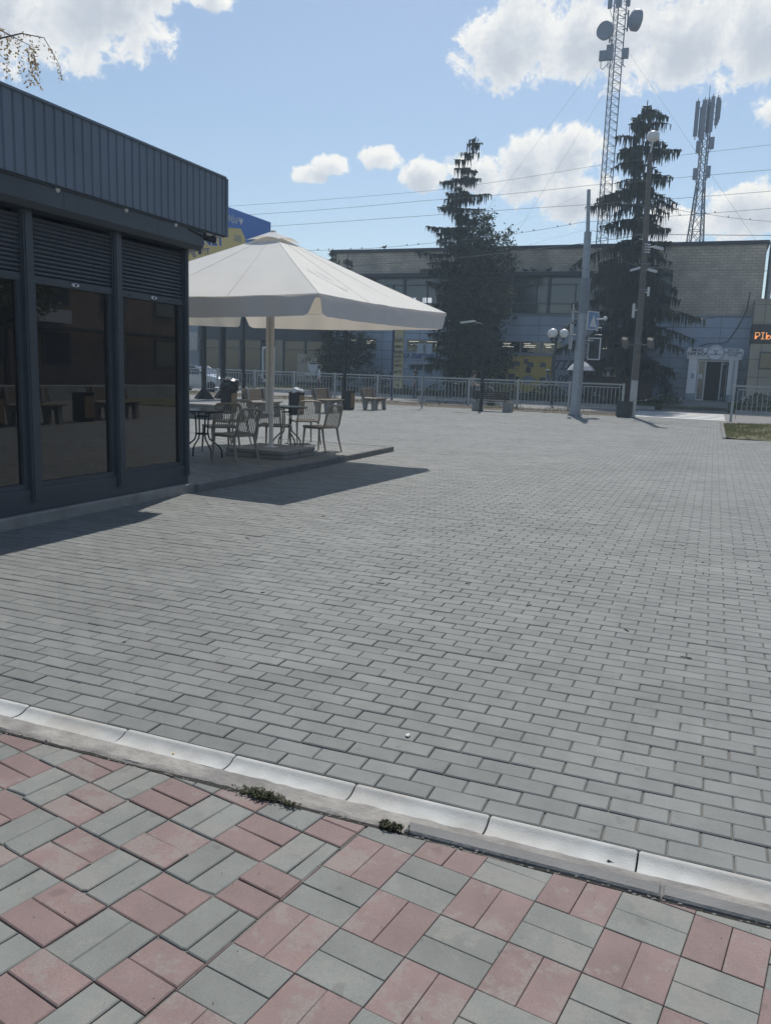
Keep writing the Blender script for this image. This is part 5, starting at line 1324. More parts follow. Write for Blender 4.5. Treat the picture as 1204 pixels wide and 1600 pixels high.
def birch():
    rnd = random.Random(5); t = thing('birch_tree', (-14.25, 11.35, 0), 'yellowing weeping birch crown peeping over the kiosk roof', 'tree')
    tb = MB(); tb.tube([(0, 0, 0), (.1, 0, 4), (.2, .1, 7.2), (.3, .1, 8.6)], [.2, .15, .08, .02], 8); b = MB()
    for k in range(26):
        w = rnd.random()*6.28; z = rnd.uniform(4.6, 7.6); L = rnd.uniform(1.0, 2.15); c, s = math.cos(w), math.sin(w)
        pts = [Vector((.15+c*L*u, s*L*u, z+.5*math.sin(u*2.2)*L*.5-.25*u*u*L)) for u in (0, .25, .5, .75, 1)]
        tb.tube(pts, [.05, .035, .025, .015, .006], 4, cap=False)
        for q in range(26):
            u = rnd.uniform(.35, 1); i = min(3, int(u*4)); p = pts[i].lerp(pts[i+1], u*4-i); ln = rnd.uniform(.3, 1.0); sw = Vector((rnd.gauss(0, .08), rnd.gauss(0, .08), -ln))
            for m_ in range(int(ln*16)):
                a = p+sw*(m_/(ln*16))+Vector((rnd.gauss(0, .03), rnd.gauss(0, .03), 0)); d = Vector((rnd.gauss(0, 1), rnd.gauss(0, 1), rnd.gauss(0, 1)-.6)).normalized()*rnd.uniform(.03, .055); e = d.cross(Vector((rnd.gauss(0, 1), rnd.gauss(0, 1), rnd.gauss(0, 1)))).normalized()*.014
                b.face([a, a+d*.5+e, a+d, a+d*.5-e])
    for k in range(9):
        w = rnd.uniform(-.55, .75); z = rnd.uniform(6.5, 7.3); L = rnd.uniform(1.3, 2.35); c, s = math.cos(w), math.sin(w)
        pts = [Vector((.15+c*L*u, s*L*u, z+.35*math.sin(u*2.4)-.3*u*u)) for u in (0, .25, .5, .75, 1)]
        tb.tube(pts, [.04, .03, .02, .012, .005], 4, cap=False)
        for q in range(34):
            u = rnd.uniform(.4, 1); i = min(3, int(u*4)); p = pts[i].lerp(pts[i+1], u*4-i); ln = rnd.uniform(.2, .8); sw = Vector((rnd.gauss(0, .08), rnd.gauss(0, .08), -ln))
            for m_ in range(int(ln*30)):
                a = p+sw*(m_/(ln*30))+Vector((rnd.gauss(0, .03), rnd.gauss(0, .03), 0)); d = Vector((rnd.gauss(0, 1), rnd.gauss(0, 1), rnd.gauss(0, 1)-.6)).normalized()*rnd.uniform(.045, .085); e = d.cross(Vector((rnd.gauss(0, 1), rnd.gauss(0, 1), rnd.gauss(0, 1)))).normalized()*.019
                b.face([a, a+d*.5+e, a+d, a+d*.5-e])
    # one long bare twig reaching out over the roof
    tw = [Vector((.5, .2, 6.6)), Vector((1.6, .3, 6.95)), Vector((2.5, .4, 7.05)), Vector((2.95, .45, 6.95)), Vector((3.2, .5, 6.55)), Vector((3.28, .5, 6.25))]
    tb.tube(tw, [.03, .018, .012, .008, .005, .003], 4, cap=False)
    for q in range(70):
        u = rnd.uniform(.35, 1); i = min(4, int(u*5)); a = tw[i].lerp(tw[i+1], u*5-i)+Vector((rnd.gauss(0, .03), 0, rnd.gauss(-.05, .06))); d = Vector((rnd.gauss(0, 1), rnd.gauss(0, 1), rnd.gauss(0, 1)-.6)).normalized()*.05; e = d.cross(Vector((rnd.gauss(0, 1), 1, rnd.gauss(0, 1)))).normalized()*.013
        b.face([a, a+d*.5+e, a+d, a+d*.5-e])
    tb.build('trunk', M['bark'], t); b.build('crown', M['straw'], t, fix=False)
birch()

# flower beds: low leaves with pale blossoms
def bed(x0, x1, y0, y1, h, label, seed, hz=.25):
    rnd = random.Random(seed); b = MB()
    for k in range(int((x1-x0)*430)):
        x = rnd.uniform(x0, x1); y = rnd.uniform(y0, y1); hh_ = h*(.65+.35*math.sin(x*2.3+seed))*rnd.random()**.6
        a = Vector((rnd.gauss(0, 1), rnd.gauss(0, 1), rnd.gauss(0, 1))).normalized(); e = a.cross(Vector((rnd.gauss(0, 1), rnd.gauss(0, 1), 1))).normalized(); s = .06*rnd.uniform(.6, 1.2); p = Vector((x, y, hz+hh_))
        b.face([p-a*s, p+e*s*.5, p+a*s, p-e*s*.5])
    o = stuff(b.build('flower_bed', M['bush'], fix=False), label); b = MB()
    for k in range(int((x1-x0)*46)):
        x = rnd.uniform(x0, x1); y = rnd.uniform(y0, y1); p = Vector((x, y, hz+h*(.65+.35*math.sin(x*2.3+seed))*rnd.uniform(.7, 1.12)))
        if math.sin(x*3.7+seed)+math.sin(x*1.3) < rnd.uniform(-1, .6): continue
        r = rnd.uniform(.035, .075)
        for q in range(6):
            a = Vector((rnd.gauss(0, 1), rnd.gauss(0, 1), rnd.gauss(0, 1))).normalized()*r; e = a.cross(Vector((rnd.gauss(0, 1), 1, rnd.gauss(0, 1)))).normalized()*r*.7; b.face([p, p+a*.6+e, p+a, p+a*.6-e])
    b.build('blossoms', M['blossom'], o, fix=False)
bed(-14.4, -7.9, 46.8, 47.8, 1.05, 'pale flowering plants along the lawn behind the bench and railing', 3)
bed(-6.8, -4.6, 46.8, 47.5, .75, 'pale flowers behind the railing end, right of the steel pole', 5)
bed(-3.9, -1.6, 47.4, 48.2, .55, 'low white flowers left of the vape shop path', 7)
bed(1.0, 4.0, 46.9, 47.8, .85, 'pale flowers behind the right-hand railing', 9)
bed(-19.3, -15.6, 46.9, 47.7, .70, 'green plants with a few blossoms behind the road sign', 12)

# ================================================================== masts
def lattice(b, pts_at, z0, z1, step, rleg, rbr, nside):
    K = max(1, round((z1-z0)/step)); dz = (z1-z0)/K
    for i in range(nside): b.tube([pts_at(z0, i), pts_at((z0+z1)/2, i), pts_at(z1, i)], rleg, 6)
    for k in range(K):
        za, zb = z0+k*dz, z0+(k+1)*dz
        for i in range(nside):
            j = (i+1) % nside; b.tube([pts_at(za, i), pts_at(zb, j)], rbr, 4); b.tube([pts_at(zb, i), pts_at(zb, j)], rbr, 4)
            if nside == 4: b.tube([pts_at(za, j), pts_at(zb, i)], rbr, 4)
def panel_ant(b, x, y, z0, z1, w, d, rz):
    c, s = math.cos(rz), math.sin(rz); b.obox((x, y, (z0+z1)/2), (-s*w/2, c*w/2, 0), (c*d/2, s*d/2, 0), (0, 0, (z1-z0)/2))
def mast_tall():
    x, y = -9.1, 66
    t = thing('radio_mast', (x, y, 0), 'tall guyed lattice mast with two drum dishes above the hall roof', 'radio mast')
    tri = lambda z, i: (.50*math.cos(2*PI*i/3+.5), .50*math.sin(2*PI*i/3+.5), z)
    b = MB(); lattice(b, tri, 0, 36, .55, .042, .018, 3); b.build('lattice_column', M['mast'], t)
    for cx, cz, ang, r, L in ((.98, 27.3, -2.55+PI, .72, .50), (-.72, 26.65, -1.9, .62, .45)):
        b = MB(); d = Vector((math.cos(ang), math.sin(ang), .0)); 
        c = Vector((cx, -.35, cz)); b.tube([c-d*(.1), c-d*.02, c+d*.16, c+d*L], [r*.25, r*.75, r, r], 26); b.build('dish_antenna', M['antenna'], t, smooth=True)
        b = MB(); b.tube([(cx*.35, -.1, cz+.5), (cx*.7, -.2, cz+.5)], .05, 6); b.tube([(cx*.35, -.1, cz-.5), (cx*.7, -.2, cz-.5)], .05, 6); b.tube([(cx*.7, -.2, cz-.7), (cx*.7, -.2, cz+.7)], .06, 6); b.build('dish_bracket', M['mast'], t)
    for px, w in ((-.62, .30), (.0, .42), (.70, .22)):
        b = MB(); panel_ant(b, px, -.55, 28.15, 30.4, w, .16, -PI/2); b.tube([(px, -.45, 28.4), (px*.5, -.2, 28.4)], .035, 5); b.tube([(px, -.45, 30.0), (px*.5, -.2, 30.0)], .035, 5); b.tube([(px, -.5, 28.15), (px*.8, -.4, 27.75), (px*.5, -.2, 27.45)], .02, 5); b.build('panel_antenna', M['antenna'], t)
    for px in (-.85, -.35, .75):
        b = MB(); b.box(px-.24, px+.24, -.85, -.55, 24.6, 25.25 if px != -.35 else 25.6); b.tube([(px-.1, -.7, 24.6), (px-.08, -.7, 24.1), (px+.08, -.7, 24.0), (px*.5, -.4, 24.5)], .03, 5); b.build('radio_unit', M['antenna'], t)
    for (gx, gy, z) in ((-9, -10, 26), (-5, -11, 23), (11, -12, 26), (-10, -10, 16), (-6, -12, 13)):
        MB().tube([(.3 if gx > 0 else -.3, -.2, z), (gx, gy, 9.2)], .006, 4).build('guy_wire', M['cable'], t)
    b = MB(); b.tube([(0, -.5, 33), (0, -.5, 34.6)], .02, 5); b.build('aerial_rod', M['mast'], t)
mast_tall()
def mast_short():
    x, y = -2.3, 64.5
    t = thing('cell_tower', (x, y, 0), 'shorter tapering lattice tower crowded with panel antennas, right of the spruce', 'cell tower')
    hw = lambda z: .62-.38*min(1, max(0, (z-9)/6.5)) if z < 15.5 else .24
    sq = lambda z, i: (hw(z)*(1, -1, -1, 1)[i]*.92+.25*hw(z)*(1, 1, -1, -1)[i], hw(z)*(1, 1, -1, -1)[i], z)
    b = MB(); lattice(b, sq, 8, 15.5, 1.05, .05, .025, 4); lattice(b, sq, 15.5, 20.8, .55, .04, .018, 4); b.build('lattice_column', M['mast'], t)
    for px, py, z0, z1, w in ((-.68, -.3, 18.6, 20.9, .28), (-.42, .4, 18.7, 20.7, .22), (-.22, -.5, 18.3, 20.9, .30), (.30, -.4, 18.8, 21.1, .26), (.62, -.1, 19.3, 21.1, .24), (.75, .3, 19.8, 21.0, .18), (.02, .5, 19.0, 21.2, .2)):
        b = MB(); panel_ant(b, px, py, z0, z1, w, .16, -PI/2); b.tube([(px, py+.1, z0-.2), (px, py+.1, z1+.2)], .035, 6); b.tube([(px, py+.1, z0+.4), (px*.3, 0, z0+.4)], .03, 5); b.tube([(px, py+.1, z1-.4), (px*.3, 0, z1-.4)], .03, 5); b.build('panel_antenna', M['antenna'], t)
    for px, z in ((-.38, 17.5), (.48, 17.7), (-.42, 15.7), (.42, 15.8)):
        b = MB(); b.box(px-.16, px+.16, -.45, -.2, z, z+.75); b.tube([(px, -.3, z), (px*.6, -.3, z-.35), (px*.3, -.2, z-.1)], .025, 5); b.build('radio_unit', M['antenna'], t)
    b = MB(); b.tube([(.0, 0, 20.8), (0, 0, 22.0)], .02, 5); b.build('aerial_rod', M['mast'], t)
mast_short()

# ================================================================== overhead cables
def cable(pts, r, sag, label, beads=0):
    b = MB(); out = []
    for p, q in zip(pts, pts[1:]):
        for k in range(12):
            u = k/12; v = Vector(p).lerp(Vector(q), u); v.z -= sag*4*u*(1-u); out.append(v)
    out.append(Vector(pts[-1])); b.tube(out, r, 5)
    o = b.build('overhead_cable', M['cable'])
    if beads:
        q = MB()
        for k in range(1, beads): v = out[int(len(out)*k/beads)]; q.obox(v+Vector((0, 0, .03)), (.022, 0, 0), (0, .02, 0), (0, 0, .045))
        q.build('hanger', M['cable'], o)
    return tag(o, label, 'cable', 'overhead cables above the street')
cable([(-60, 34, 7.6), (-24.6, 39.8, 9.62), (-15, 41.5, 10.29), (-6.7, 42.7, 10.91), (20, 46.6, 12.9)], .009, .05, 'thick overhead cable sloping up across the sky through the left spruce')
cable([(-60, 35.5, 6.4), (-22.2, 42.7, 8.14), (-14.5, 43.6, 8.56), (-7.2, 44.5, 9.5), (12, 43, 10.2)], .010, .10, 'sagging overhead wire with clips just above the hall roof', 30)
cable([(-5, 42, 9.9), (-3.2, 44, 10.04), (-1.3, 46.9, 10.15), (2, 50.4, 10.28), (14, 62, 10.8)], .010, .05, 'overhead cable right of the spruce, crossing the cell tower', 12)
cable([(-60, 30, 8.0), (-26, 37, 9.48), (-13.7, 39.9, 10.42), (-5.6, 41.1, 11.5), (15, 44, 13.5)], .007, .05, 'thin faint wire above the thick overhead cable')
cable([(-40, 36.2, 5.3), (-11.5, 35.7, 6.55), (-3.06, 35, 7.25), (14, 40, 7.6)], .012, .06, 'thin wire running to the concrete pole in front of the conifer')
cable([(-5.03, 33.5, 6.62), (-3.2, 35.0, 6.0), (2.5, 40, 6.4), (12, 47, 7.1)], .014, .06, 'wire from the steel pole past the concrete pole lamps')
cable([(-5.05, 33.5, 7.2), (-3.06, 35.0, 7.25)], .010, .05, 'short slack wire strung between the steel and concrete poles')
cable([(-60, 41, 8.6), (-10, 43, 10.0), (14, 44, 11.2)], .010, .15, 'thinnest of the wires over the hall roof')

# ================================================================== parked car behind the railing
def car():
    t = thing('parked_car', (-27.55, 39.9, 0), 'silver car parked behind the railing at the kiosk corner, nose to the right', 'car')
    # side outline, nose towards +x
    low = [(-2.1, .30), (-2.15, .62), (-2.05, .92), (-1.5, .98), (1.0, .95), (1.7, .84), (2.06, .70), (2.14, .50), (2.10, .28)]
    b = MB(); ys = [(-.86, .0, .05), (-.80, .03, .0), (0, .05, -.02), (.80, .03, .0), (.86, .0, .05)]; n = len(low)
    for y, g, ins in ys: b.v += [(x*(1-ins*.6), y, z+(g if z > .6 else 0)) for x, z in low]
    for k in range(4):
        for j in range(n-1): b.f.append((k*n+j, k*n+j+1, (k+1)*n+j+1, (k+1)*n+j)); b.m.append(0)
    b.f.append(tuple(range(n))); b.f.append(tuple(4*n+j for j in range(n))); b.m += [0, 0]
    b.f += [(k*n, (k+1)*n, (k+1)*n+n-1, k*n+n-1) for k in range(4)]; b.m += [0]*4
    b.build('body', M['carpaint'], t, smooth=True)
    cab = [(-1.75, .96), (-1.35, 1.36), (-.6, 1.46), (.15, 1.43), (.95, .98)]
    b = MB(); i0 = len(b.v)
    for y, s in ((-.76, 0), (-.60, 1), (.60, 1), (.76, 0)): b.v += [(x*(.97 if s else 1), y, (z if s else min(z, .99)+(z-.99)*.0)) for x, z in cab]
    m_ = len(cab)
    top = MB(); top.prism([(-1.33, 1.355), (-.6, 1.455), (.12, 1.425), (.12, 1.45), (-.6, 1.485), (-1.36, 1.38)], 'y', -.62, .62); top.build('roof', M['carpaint'], t, smooth=True)
    g = MB()
    for s in (-1, 1):
        P = [(-1.70, s*.77, .98), (-1.33, s*.61, 1.36), (-.6, s*.61, 1.46), (.13, s*.61, 1.43), (.92, s*.77, .98)]; g.face(P)
    g.face([(.92, -.77, .98), (.92, .77, .98), (.13, .61, 1.43), (.13, -.61, 1.43)]); g.face([(-1.70, -.77, .98), (-1.70, .77, .98), (-1.33, .61, 1.36), (-1.33, -.61, 1.36)])
    g.build('window_glass', M['glass'], t)
    p = MB()
    for s in (-1, 1):
        for a, c in (((.92, .775, .98), (.13, .615, 1.44)), ((-1.70, .775, .98), (-1.33, .615, 1.37)), ((-.35, .775, .98), (-.4, .615, 1.45))): p.tube([(a[0], s*a[1], a[2]), (c[0], s*c[1], c[2])], .035, 6)
    p.build('pillar', M['carpaint'], t)
    for x in (-1.3, 1.35):
        for s in (-1, 1):
            w = thing('wheel', (x, s*.78, .31), None, None); w.parent = t
            MB().lathe([(.20, -.09), (.30, -.09), (.315, -.05), (.315, .05), (.30, .09), (.20, .09)], (0, 0, 0), 22, 0, 'y').build('tyre', M['rubber'], w, smooth=True)
            MB().lathe([(.02, -.07), (.19, -.06), (.20, -.085), (.20, .085), (.19, .06), (.02, .07)], (0, 0, 0), 18, 0, 'y').build('rim', M['silver'], w)
    for s in (-1, 1):
        b = MB(); b.obox((2.02, s*.62, .68), (.09, 0, -.03), (0, .18, 0), (0, 0, .075)); b.build('headlight', M['bulb'], t)
        b = MB(); b.obox((.72, s*.94, 1.02), (.06, 0, 0), (0, .09, 0), (0, 0, .06)); b.build('mirror', M['carpaint'], t)
    MB().box(2.10, 2.15, -.45, .45, .42, .58).build('grille', M['black'], t); MB().box(2.10, 2.17, -.26, .26, .30, .40).build('number_plate', M['white'], t)
car()

# ================================================================== white parasol on the far lawn
t = thing('street_parasol', (-6.6, 43.9, 0), 'small white street parasol half hidden by the steel pole', 'umbrella')
MB().tube([(0, 0, 0), (0, 0, 2.40)], .025, 8).build('pole', M['white'], t)
MB().lathe([(.72, 1.93), (.56, 2.14), (.32, 2.32), (.03, 2.42), (.028, 2.40), (.31, 2.30), (.55, 2.12), (.70, 1.93)], (0, 0, 0), 10).build('canopy', M['valance'], t)
for k in range(10):
    w = 2*PI*k/10; MB().tube([(0, 0, 2.38), (.70*math.cos(w), .70*math.sin(w), 1.94)], .008, 4).build('rib', M['silver'], t)
MB().lathe([(.28, 0), (.26, .08), (.04, .12)], (0, 0, 0), 16).build('foot', M['slab'], t)
t = thing('market_crate', (-6.9, 44.3, 0), 'brown crate standing under the small white parasol', 'crate')
b = MB(); b.box(-.28, .28, -.2, .2, 0, .06)
for z in (.1, .42, .74): b.box(-.3, .3, -.22, -.2, z, z+.26); b.box(-.3, .3, .2, .22, z, z+.26); b.box(-.3, -.28, -.199, .199, z, z+.26); b.box(.28, .3, -.199, .199, z, z+.26)
b.build('slats', M['wood'], t)

# ================================================================== people
def person(x, y, z, rz, label, pose, h, top, legs, hair='hair', capm=None):
    """one skinned body; forward is +x. pose: 'push', 'stand', 'sit'"""
    t = thing('person', (x, y, z), label, 'person', rz=rz)
    s = h/1.72; bm = bmesh.new(); V = {}; rad = {}
    def vt(n, p, r): V[n] = bm.verts.new((p[0]*s, p[1]*s, p[2]*s)); rad[n] = r*s
    st = pose == 'push'
    hipz = .93; 
    vt('pelvis', (0, 0, hipz), .125); vt('waist', (.01, 0, 1.10), .115); vt('chest', (.02 if not st else .05, 0, 1.32), .135); vt('neck', (.03 if not st else .08, 0, 1.47), .052); vt('chin', (.045 if not st else .10, 0, 1.545), .062); vt('head', (.045 if not st else .105, 0, 1.625), .088); vt('crown', (.03 if not st else .095, 0, 1.69), .066)
    E_ = [('pelvis', 'waist'), ('waist', 'chest'), ('chest', 'neck'), ('neck', 'chin'), ('chin', 'head'), ('head', 'crown')]
    for q, sy in (('l', 1), ('r', -1)):
        f = (.22 if q == 'l' else -.26) if st else (.04 if q == 'l' else -.03)
        vt('hip'+q, (0, sy*.10, .88), .095); vt('knee'+q, (f*.55+.03, sy*.105, .49), .062); vt('ank'+q, (f, sy*.105, .09), .042); vt('heel'+q, (f-.03, sy*.105, .045), .042); vt('toe'+q, (f+.15, sy*.12, .032), .032)
        E_ += [('pelvis', 'hip'+q), ('hip'+q, 'knee'+q), ('knee'+q, 'ank'+q), ('ank'+q, 'heel'+q), ('ank'+q, 'toe'+q)]
        cx = .05 if st else .02
        vt('sh'+q, (cx, sy*.17, 1.40), .066)
        if st: el, wr = (.06, sy*.24, 1.13), (.30, sy*.20, 1.05)
        elif pose == 'phone' and q == 'r': el, wr = (.06, sy*.24, 1.12), (.25, sy*.12, 1.24)
        else: el, wr = (-.01, sy*.23, 1.11), (.06, sy*.24, .86)
        vt('el'+q, el, .044); vt('wr'+q, wr, .030)
        d = Vector(wr)-Vector(el); d.normalize(); pm = Vector(wr)+d*.07; vt('palm'+q, pm, .032)
        E_ += [('chest', 'sh'+q), ('sh'+q, 'el'+q), ('el'+q, 'wr'+q), ('wr'+q, 'palm'+q)]
        for k in range(4):
            o = pm+Vector((0, (k-1.5)*.019, 0)); ln = (.070, .080, .075, .060)[k]; vt('f%d%s' % (k, q), o+d*ln*.55, .009); vt('g%d%s' % (k, q), o+d*ln*.9+Vector((0, 0, -.022)), .008)
            E_ += [('palm'+q, 'f%d%s' % (k, q)), ('f%d%s' % (k, q), 'g%d%s' % (k, q))]
        vt('th'+q, Vector(wr)+d*.06+Vector((.01, -sy*.045, .012)), .010); E_ += [('wr'+q, 'th'+q)]
    vt('nose', (V['head'].co.x/s+.10, 0, 1.60), .016); E_ += [('head', 'nose')]
    for a, c in E_: bm.edges.new((V[a], V[c]))
    order = list(V); bm.verts.index_update()
    me = bpy.data.meshes.new('body'); bm.to_mesh(me); bm.free()
    o = bpy.data.objects.new('body', me); COL.objects.link(o)
    md = o.modifiers.new('skin', 'SKIN'); md.use_smooth_shade = True
    sv = me.skin_vertices[0].data
    for i, n in enumerate(order): sv[i].radius = (rad[n], rad[n]); sv[i].use_root = (n == 'pelvis')
    sb = o.modifiers.new('sub', 'SUBSURF'); sb.levels = 1; sb.render_levels = 1
    dg = bpy.context.evaluated_depsgraph_get(); me2 = bpy.data.meshes.new_from_object(o.evaluated_get(dg)); bpy.data.objects.remove(o)
    me2.materials.clear()
    for k in ('skin', top, legs, 'black'): me2.materials.append(M[k])
    for p in me2.polygons:
        c = p.center/s; lateral = abs(c.y)
        m_ = 0
        if c.z < .085: m_ = 3
        elif c.z < .97 and not (lateral > .17): m_ = 2
        elif c.z < 1.455 and (lateral < .19 or c.z > 1.16): m_ = 1
        p.material_index = m_; p.use_smooth = True
    o = bpy.data.objects.new('body', me2); COL.objects.link(o); o.parent = t
    hx = (.045 if not st else .105)
    b = MB(); b.ball(((hx-.022)*s, 0, 1.645*s), .104*s, 14, 0, .98); b.ball(((hx-.075)*s, 0, 1.58*s), .07*s, 10)
    b.build('hair', M[hair], t, smooth=True)
    b = MB()
    for sy in (-1, 1): b.ball(((hx+.082)*s, sy*.034*s, 1.632*s), .012*s, 6)
    b.build('eyes', M['black'], t)
    if capm:
        b = MB(); b.lathe([(.112*s, 1.67*s), (.112*s, 1.71*s), (.08*s, 1.755*s), (.01*s, 1.77*s)], ((hx-.015)*s, 0, 0), 16); b.obox(((hx+.13)*s, 0, 1.678*s), (.06*s, 0, -.01*s), (0, .07*s, 0), (0, 0, .006*s)); b.build('cap', M[capm], t, smooth=True)
person(-11.15, 39.3, 0, 0, 'woman in a beige top and dark trousers pushing a pram along the street', 'push', 1.66, 'shirt_beige', 'trousers')
person(-21.4, 42.9, 0, R(20), 'person in a white shirt standing before the coffee cup poster', 'stand', 1.74, 'shirt_white', 'trousers')
person(-8.95, 47.35, .26, R(170), 'man in a white cap and grey-blue jacket by the flower bed', 'phone', 1.68, 'shirt_blue', 'trousers', 'hair', 'cap')
person(-15.6, 43.4, 0, R(185), 'dark-haired person in dark clothes just right of the column sign', 'stand', 1.62, 'trousers', 'trousers')
def bicycle(x, y, rz, label):
    t = thing('bicycle', (x, y, 0), label, 'bicycle', rz=rz)
    for wx in (-.52, .52):
        w = MB(); w.tube([(wx+.33*math.cos(2*PI*k/24), 0, .34+.33*math.sin(2*PI*k/24)) for k in range(25)], .018, 6, cap=False)
        for k in range(8): w.tube([(wx, 0, .34), (wx+.32*math.cos(PI*k/4), 0, .34+.32*math.sin(PI*k/4))], .004, 3)
        w.build('wheel', M['rubber'], t)
    b = MB(); P = {'r': (-.52, 0, .34), 'b': (-.08, 0, .30), 's': (-.20, 0, .82), 'h': (.36, 0, .84), 'f': (.52, 0, .34)}
    for a, c in (('r', 'b'), ('b', 's'), ('r', 's'), ('s', 'h'), ('b', 'h'), ('h', 'f')): b.tube([P[a], P[c]], .018, 6)
    b.build('frame', M['trousers'], t)
    MB().tube([(.36, 0, .84), (.33, 0, 1.02), (.30, -.26, 1.05), (.20, -.28, 1.05)], .014, 6).build('handlebar', M['silver'], t)
    MB().lathe([(.02, .88), (.11, .90), (.10, .94), (.02, .95)], (-.22, 0, 0), 10).build('saddle', M['black'], t)
bicycle(-24.3, 40.8, .1, 'dark bicycle parked behind the railing left of the umbrella pole')
bicycle(-12.25, 39.6, -.1, 'bicycle standing behind the railing just left of the woman with the pram')
def pram():
    t = thing('pram', (-10.45, 39.3, 0), 'pram with a dark hood pushed by the woman behind the railing', 'pram')
    b = MB(); b.prism([(-.40, .62), (.42, .62), (.36, .42), (-.28, .40)], 'y', -.20, .20); b.build('basket', M['shirt_blue'], t)
    b = MB()
    for k in range(7):
        w0, w1 = PI*.0+k*PI*.62/7, (k+1)*PI*.62/7; b.face([(.10+.34*math.cos(w0), -.21, .62+.36*math.sin(w0)), (.10+.34*math.cos(w1), -.21, .62+.36*math.sin(w1)), (.10+.34*math.cos(w1), .21, .62+.36*math.sin(w1)), (.10+.34*math.cos(w0), .21, .62+.36*math.sin(w0))])
    b.build('hood', M['trousers'], t, smooth=True)
    b = MB()
    for s in (-1, 1): b.tube([(-.44, s*.2, 1.02), (-.30, s*.2, .70), (.28, s*.2, .16)], .014, 6); b.tube([(.30, s*.2, .60), (-.28, s*.2, .16)], .014, 6)
    b.tube([(-.44, -.2, 1.02), (-.44, .2, 1.02)], .016, 6); b.build('frame', M['silver'], t)
    for x in (-.30, .30):
        for s in (-1, 1): MB().lathe([(.10, -.02), (.145, -.02), (.15, 0), (.145, .02), (.10, .02)], (x, s*.235, .15), 18, 0, 'y').build('wheel', M['rubber'], t)
pram()

# ================================================================== small things underfoot
def weed(x, y, r, n, label, seed):
    rnd = random.Random(seed); b = MB()
    for k in range(n):
        w = rnd.random()*6.28; L = r*rnd.random()**.6; bx, by = x+rnd.gauss(0, r*.55), y+rnd.gauss(0, r*.14); c, s = math.cos(w), math.sin(w)
        tip = Vector((bx+c*L*.7, by+s*L*.35, rnd.uniform(.002, .016))); b.tube([(bx, by, -.012), ((bx+tip.x)/2, (by+tip.y)/2, tip.z+.006), tip], .0010, 3, 0)
        for q in range(5):
            u = rnd.uniform(.3, 1.05); p = Vector((bx, by, .0)).lerp(tip, u)+Vector((0, 0, .005)); a = Vector((rnd.gauss(0, 1), rnd.gauss(0, 1), rnd.gauss(0, .5))).normalized()*rnd.uniform(.004, .009); e = a.cross(Vector((0, rnd.gauss(0, .3), 1))).normalized()*.0034
            b.face([p, p+a*.5+e, p+a, p+a*.5-e])
    return tag(b.build('weed', M['weed'], fix=False), label, 'weed')
weed(-1.330, 2.283, .070, 150, 'bigger dark weed tuft in the crack beside the gutter strip', 2)
weed(-1.21, 2.272, .030, 26, 'small weed sprig trailing right of the bigger tuft', 5)
weed(-.845, 2.290, .042, 85, 'dark weed tuft in the crack where the grey edging stone starts', 3)
lump('pebble', (-.163, 2.425, -.018), .012, .009, .010, 'black', 'dark pebble lying in the white gutter channel', 'pebble', 2, 3)
lump('paper_scrap', (-1.03, 2.95, .006), .010, .014, .006, 'paper', 'tiny white scrap on the grey paving above the gutter', 'litter', 2, 6)
b = MB(); b.tube([(-1.80, 2.435, -.026), (-1.803, 2.425, -.004)], .0032, 8); tag(b.build('cigarette_end', M['amber']), 'cigarette end standing in the white gutter channel', 'cigarette end')
rnd = random.Random(31); b = MB()
for k in range(420):
    x = rnd.uniform(-3.4, 1.0); y = 2.281+rnd.gauss(0, .006); s = rnd.uniform(.0015, .005); b.obox((x, y, -.010+rnd.random()*.006), (s, s*.3, 0), (-s*.2, s*.7, 0), (0, 0, s*.6))
for k in range(110):
    x = rnd.uniform(-2.6, .8); y = rnd.uniform(1.2, 2.26); s = rnd.uniform(.0006, .0015); b.obox((x, y, .001), (s, s*.3, 0), (-s*.2, s*.8, 0), (0, 0, s*.5))
stuff(b.build('debris', M['joint'], fix=False), 'crumbs of soil and grit along the crack and on the front paving')
b = MB()
for k in range(34):
    x = rnd.uniform(-4, 1); y = rnd.uniform(3, 9); w = rnd.random()*3; L = rnd.uniform(.008, .03)
    if x < -5: continue
    b.obox((x, y, .004), (math.cos(w)*L, math.sin(w)*L, 0), (-math.sin(w)*.003, math.cos(w)*.003, 0), (0, 0, .002))
stuff(b.build('leaf_litter', M['soil'], fix=False), 'scattered bits of dry leaf on the grey plaza paving')

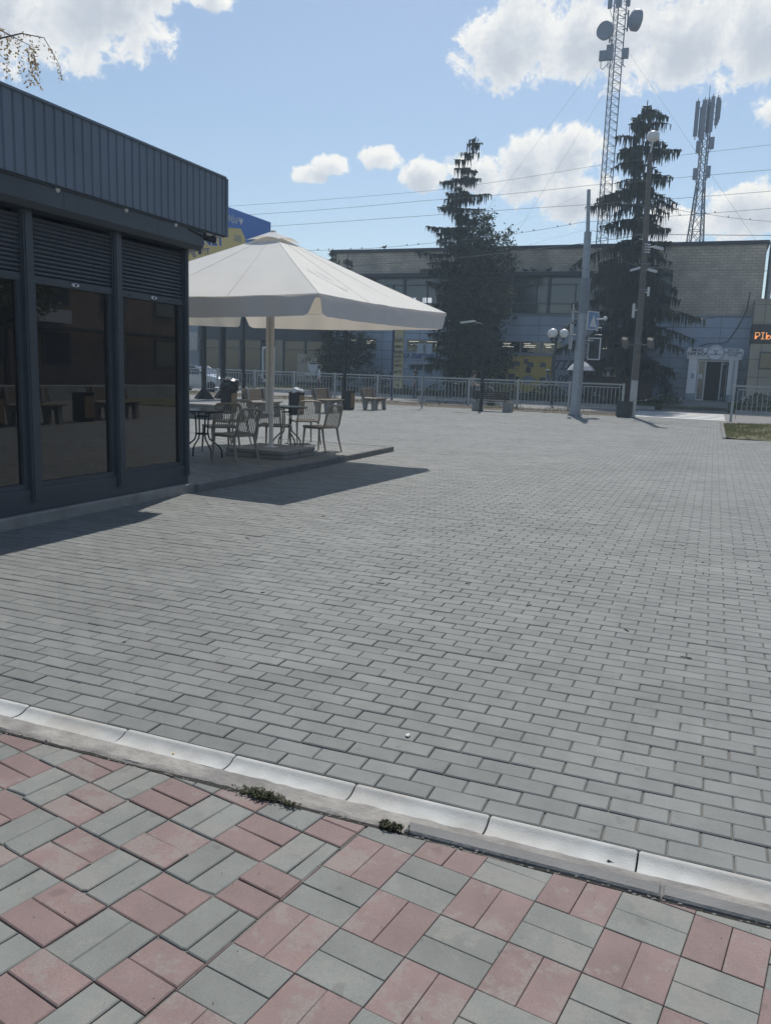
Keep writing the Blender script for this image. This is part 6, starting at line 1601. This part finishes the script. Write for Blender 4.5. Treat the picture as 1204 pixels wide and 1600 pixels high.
# building and trees across the plaza, seen only mirrored in the kiosk glass
t = thing('street_wall', (0, 0, 0), 'long concrete bench wall across the plaza, mirrored in the kiosk glass', 'wall'); MB().box(11.5, 11.9, 2, 34, 0, .55).build('coping', M['white_concrete'], t)
t = thing('brick_building', (0, 0, 0), 'brown brick building across the plaza, mirrored dimly in the kiosk glass', 'building')
MB().box(24, 34, -6, 62, -.1, 11).build('wall', M['redbrick'], t)
for k in range(12):
    for z in (1.2, 4.6, 7.8):
        f = MB(); f.box(23.93, 23.998, 1+5*k, 3.2+5*k, z, z+1.9); w = f.build('window', M['darkframe'], t); MB().box(23.915, 23.928, 1.12+5*k, 3.08+5*k, z+.1, z+1.8).build('pane', M['hallglass'], w)
for k, (y, z, m_, L) in enumerate(((8, 3.6, 'white', 3), (14, 3.7, 'blue', 2.6), (20, 3.6, 'white', 2.2), (27, 3.7, 'yellow', 3.5), (35, 3.6, 'white', 3))): MB().box(23.6, 23.9, y, y+L, z, z+.75).build('shop_sign', M[m_], t)
MB().box(22.6, 23.9, 1, 60, 3.2, 3.35).build('awning', M['coping'], t)
leafy('street_tree', 14.5, 17, [(0, 0, 4.5, 2.4, 2.4, 2.0), (.5, .8, 6.5, 2.0, 2.0, 1.8), (-.6, -1, 5.8, 1.8, 1.8, 1.6)], 5200, .17, 'leafy street tree mirrored in the middle pane of the kiosk', 'bush', 4, 41, base=0)
leafy('street_tree', 15, 25, [(0, 0, 4.5, 2.6, 2.6, 2.2), (.4, -.6, 6.8, 2.0, 2.2, 1.8)], 5200, .17, 'leafy street tree mirrored in the last pane of the kiosk', 'bush', 4, 42, base=0)

# ================================================================== thin haze volume added to lift the darks like lens glare
m = bpy.data.materials.new('glare_haze'); m.use_nodes = True; nt = m.node_tree; nt.nodes.clear()
pvn = nt.nodes.new('ShaderNodeVolumePrincipled'); pvn.inputs['Density'].default_value = .0018; pvn.inputs['Color'].default_value = (.66, .84, 1, 1); pvn.inputs['Anisotropy'].default_value = .2
out = nt.nodes.new('ShaderNodeOutputMaterial'); nt.links.new(pvn.outputs[0], out.inputs['Volume'])
o = MB().box(-150, 120, -60, 150, -1.2, 40).build('haze', m); o['kind'] = 'stuff'
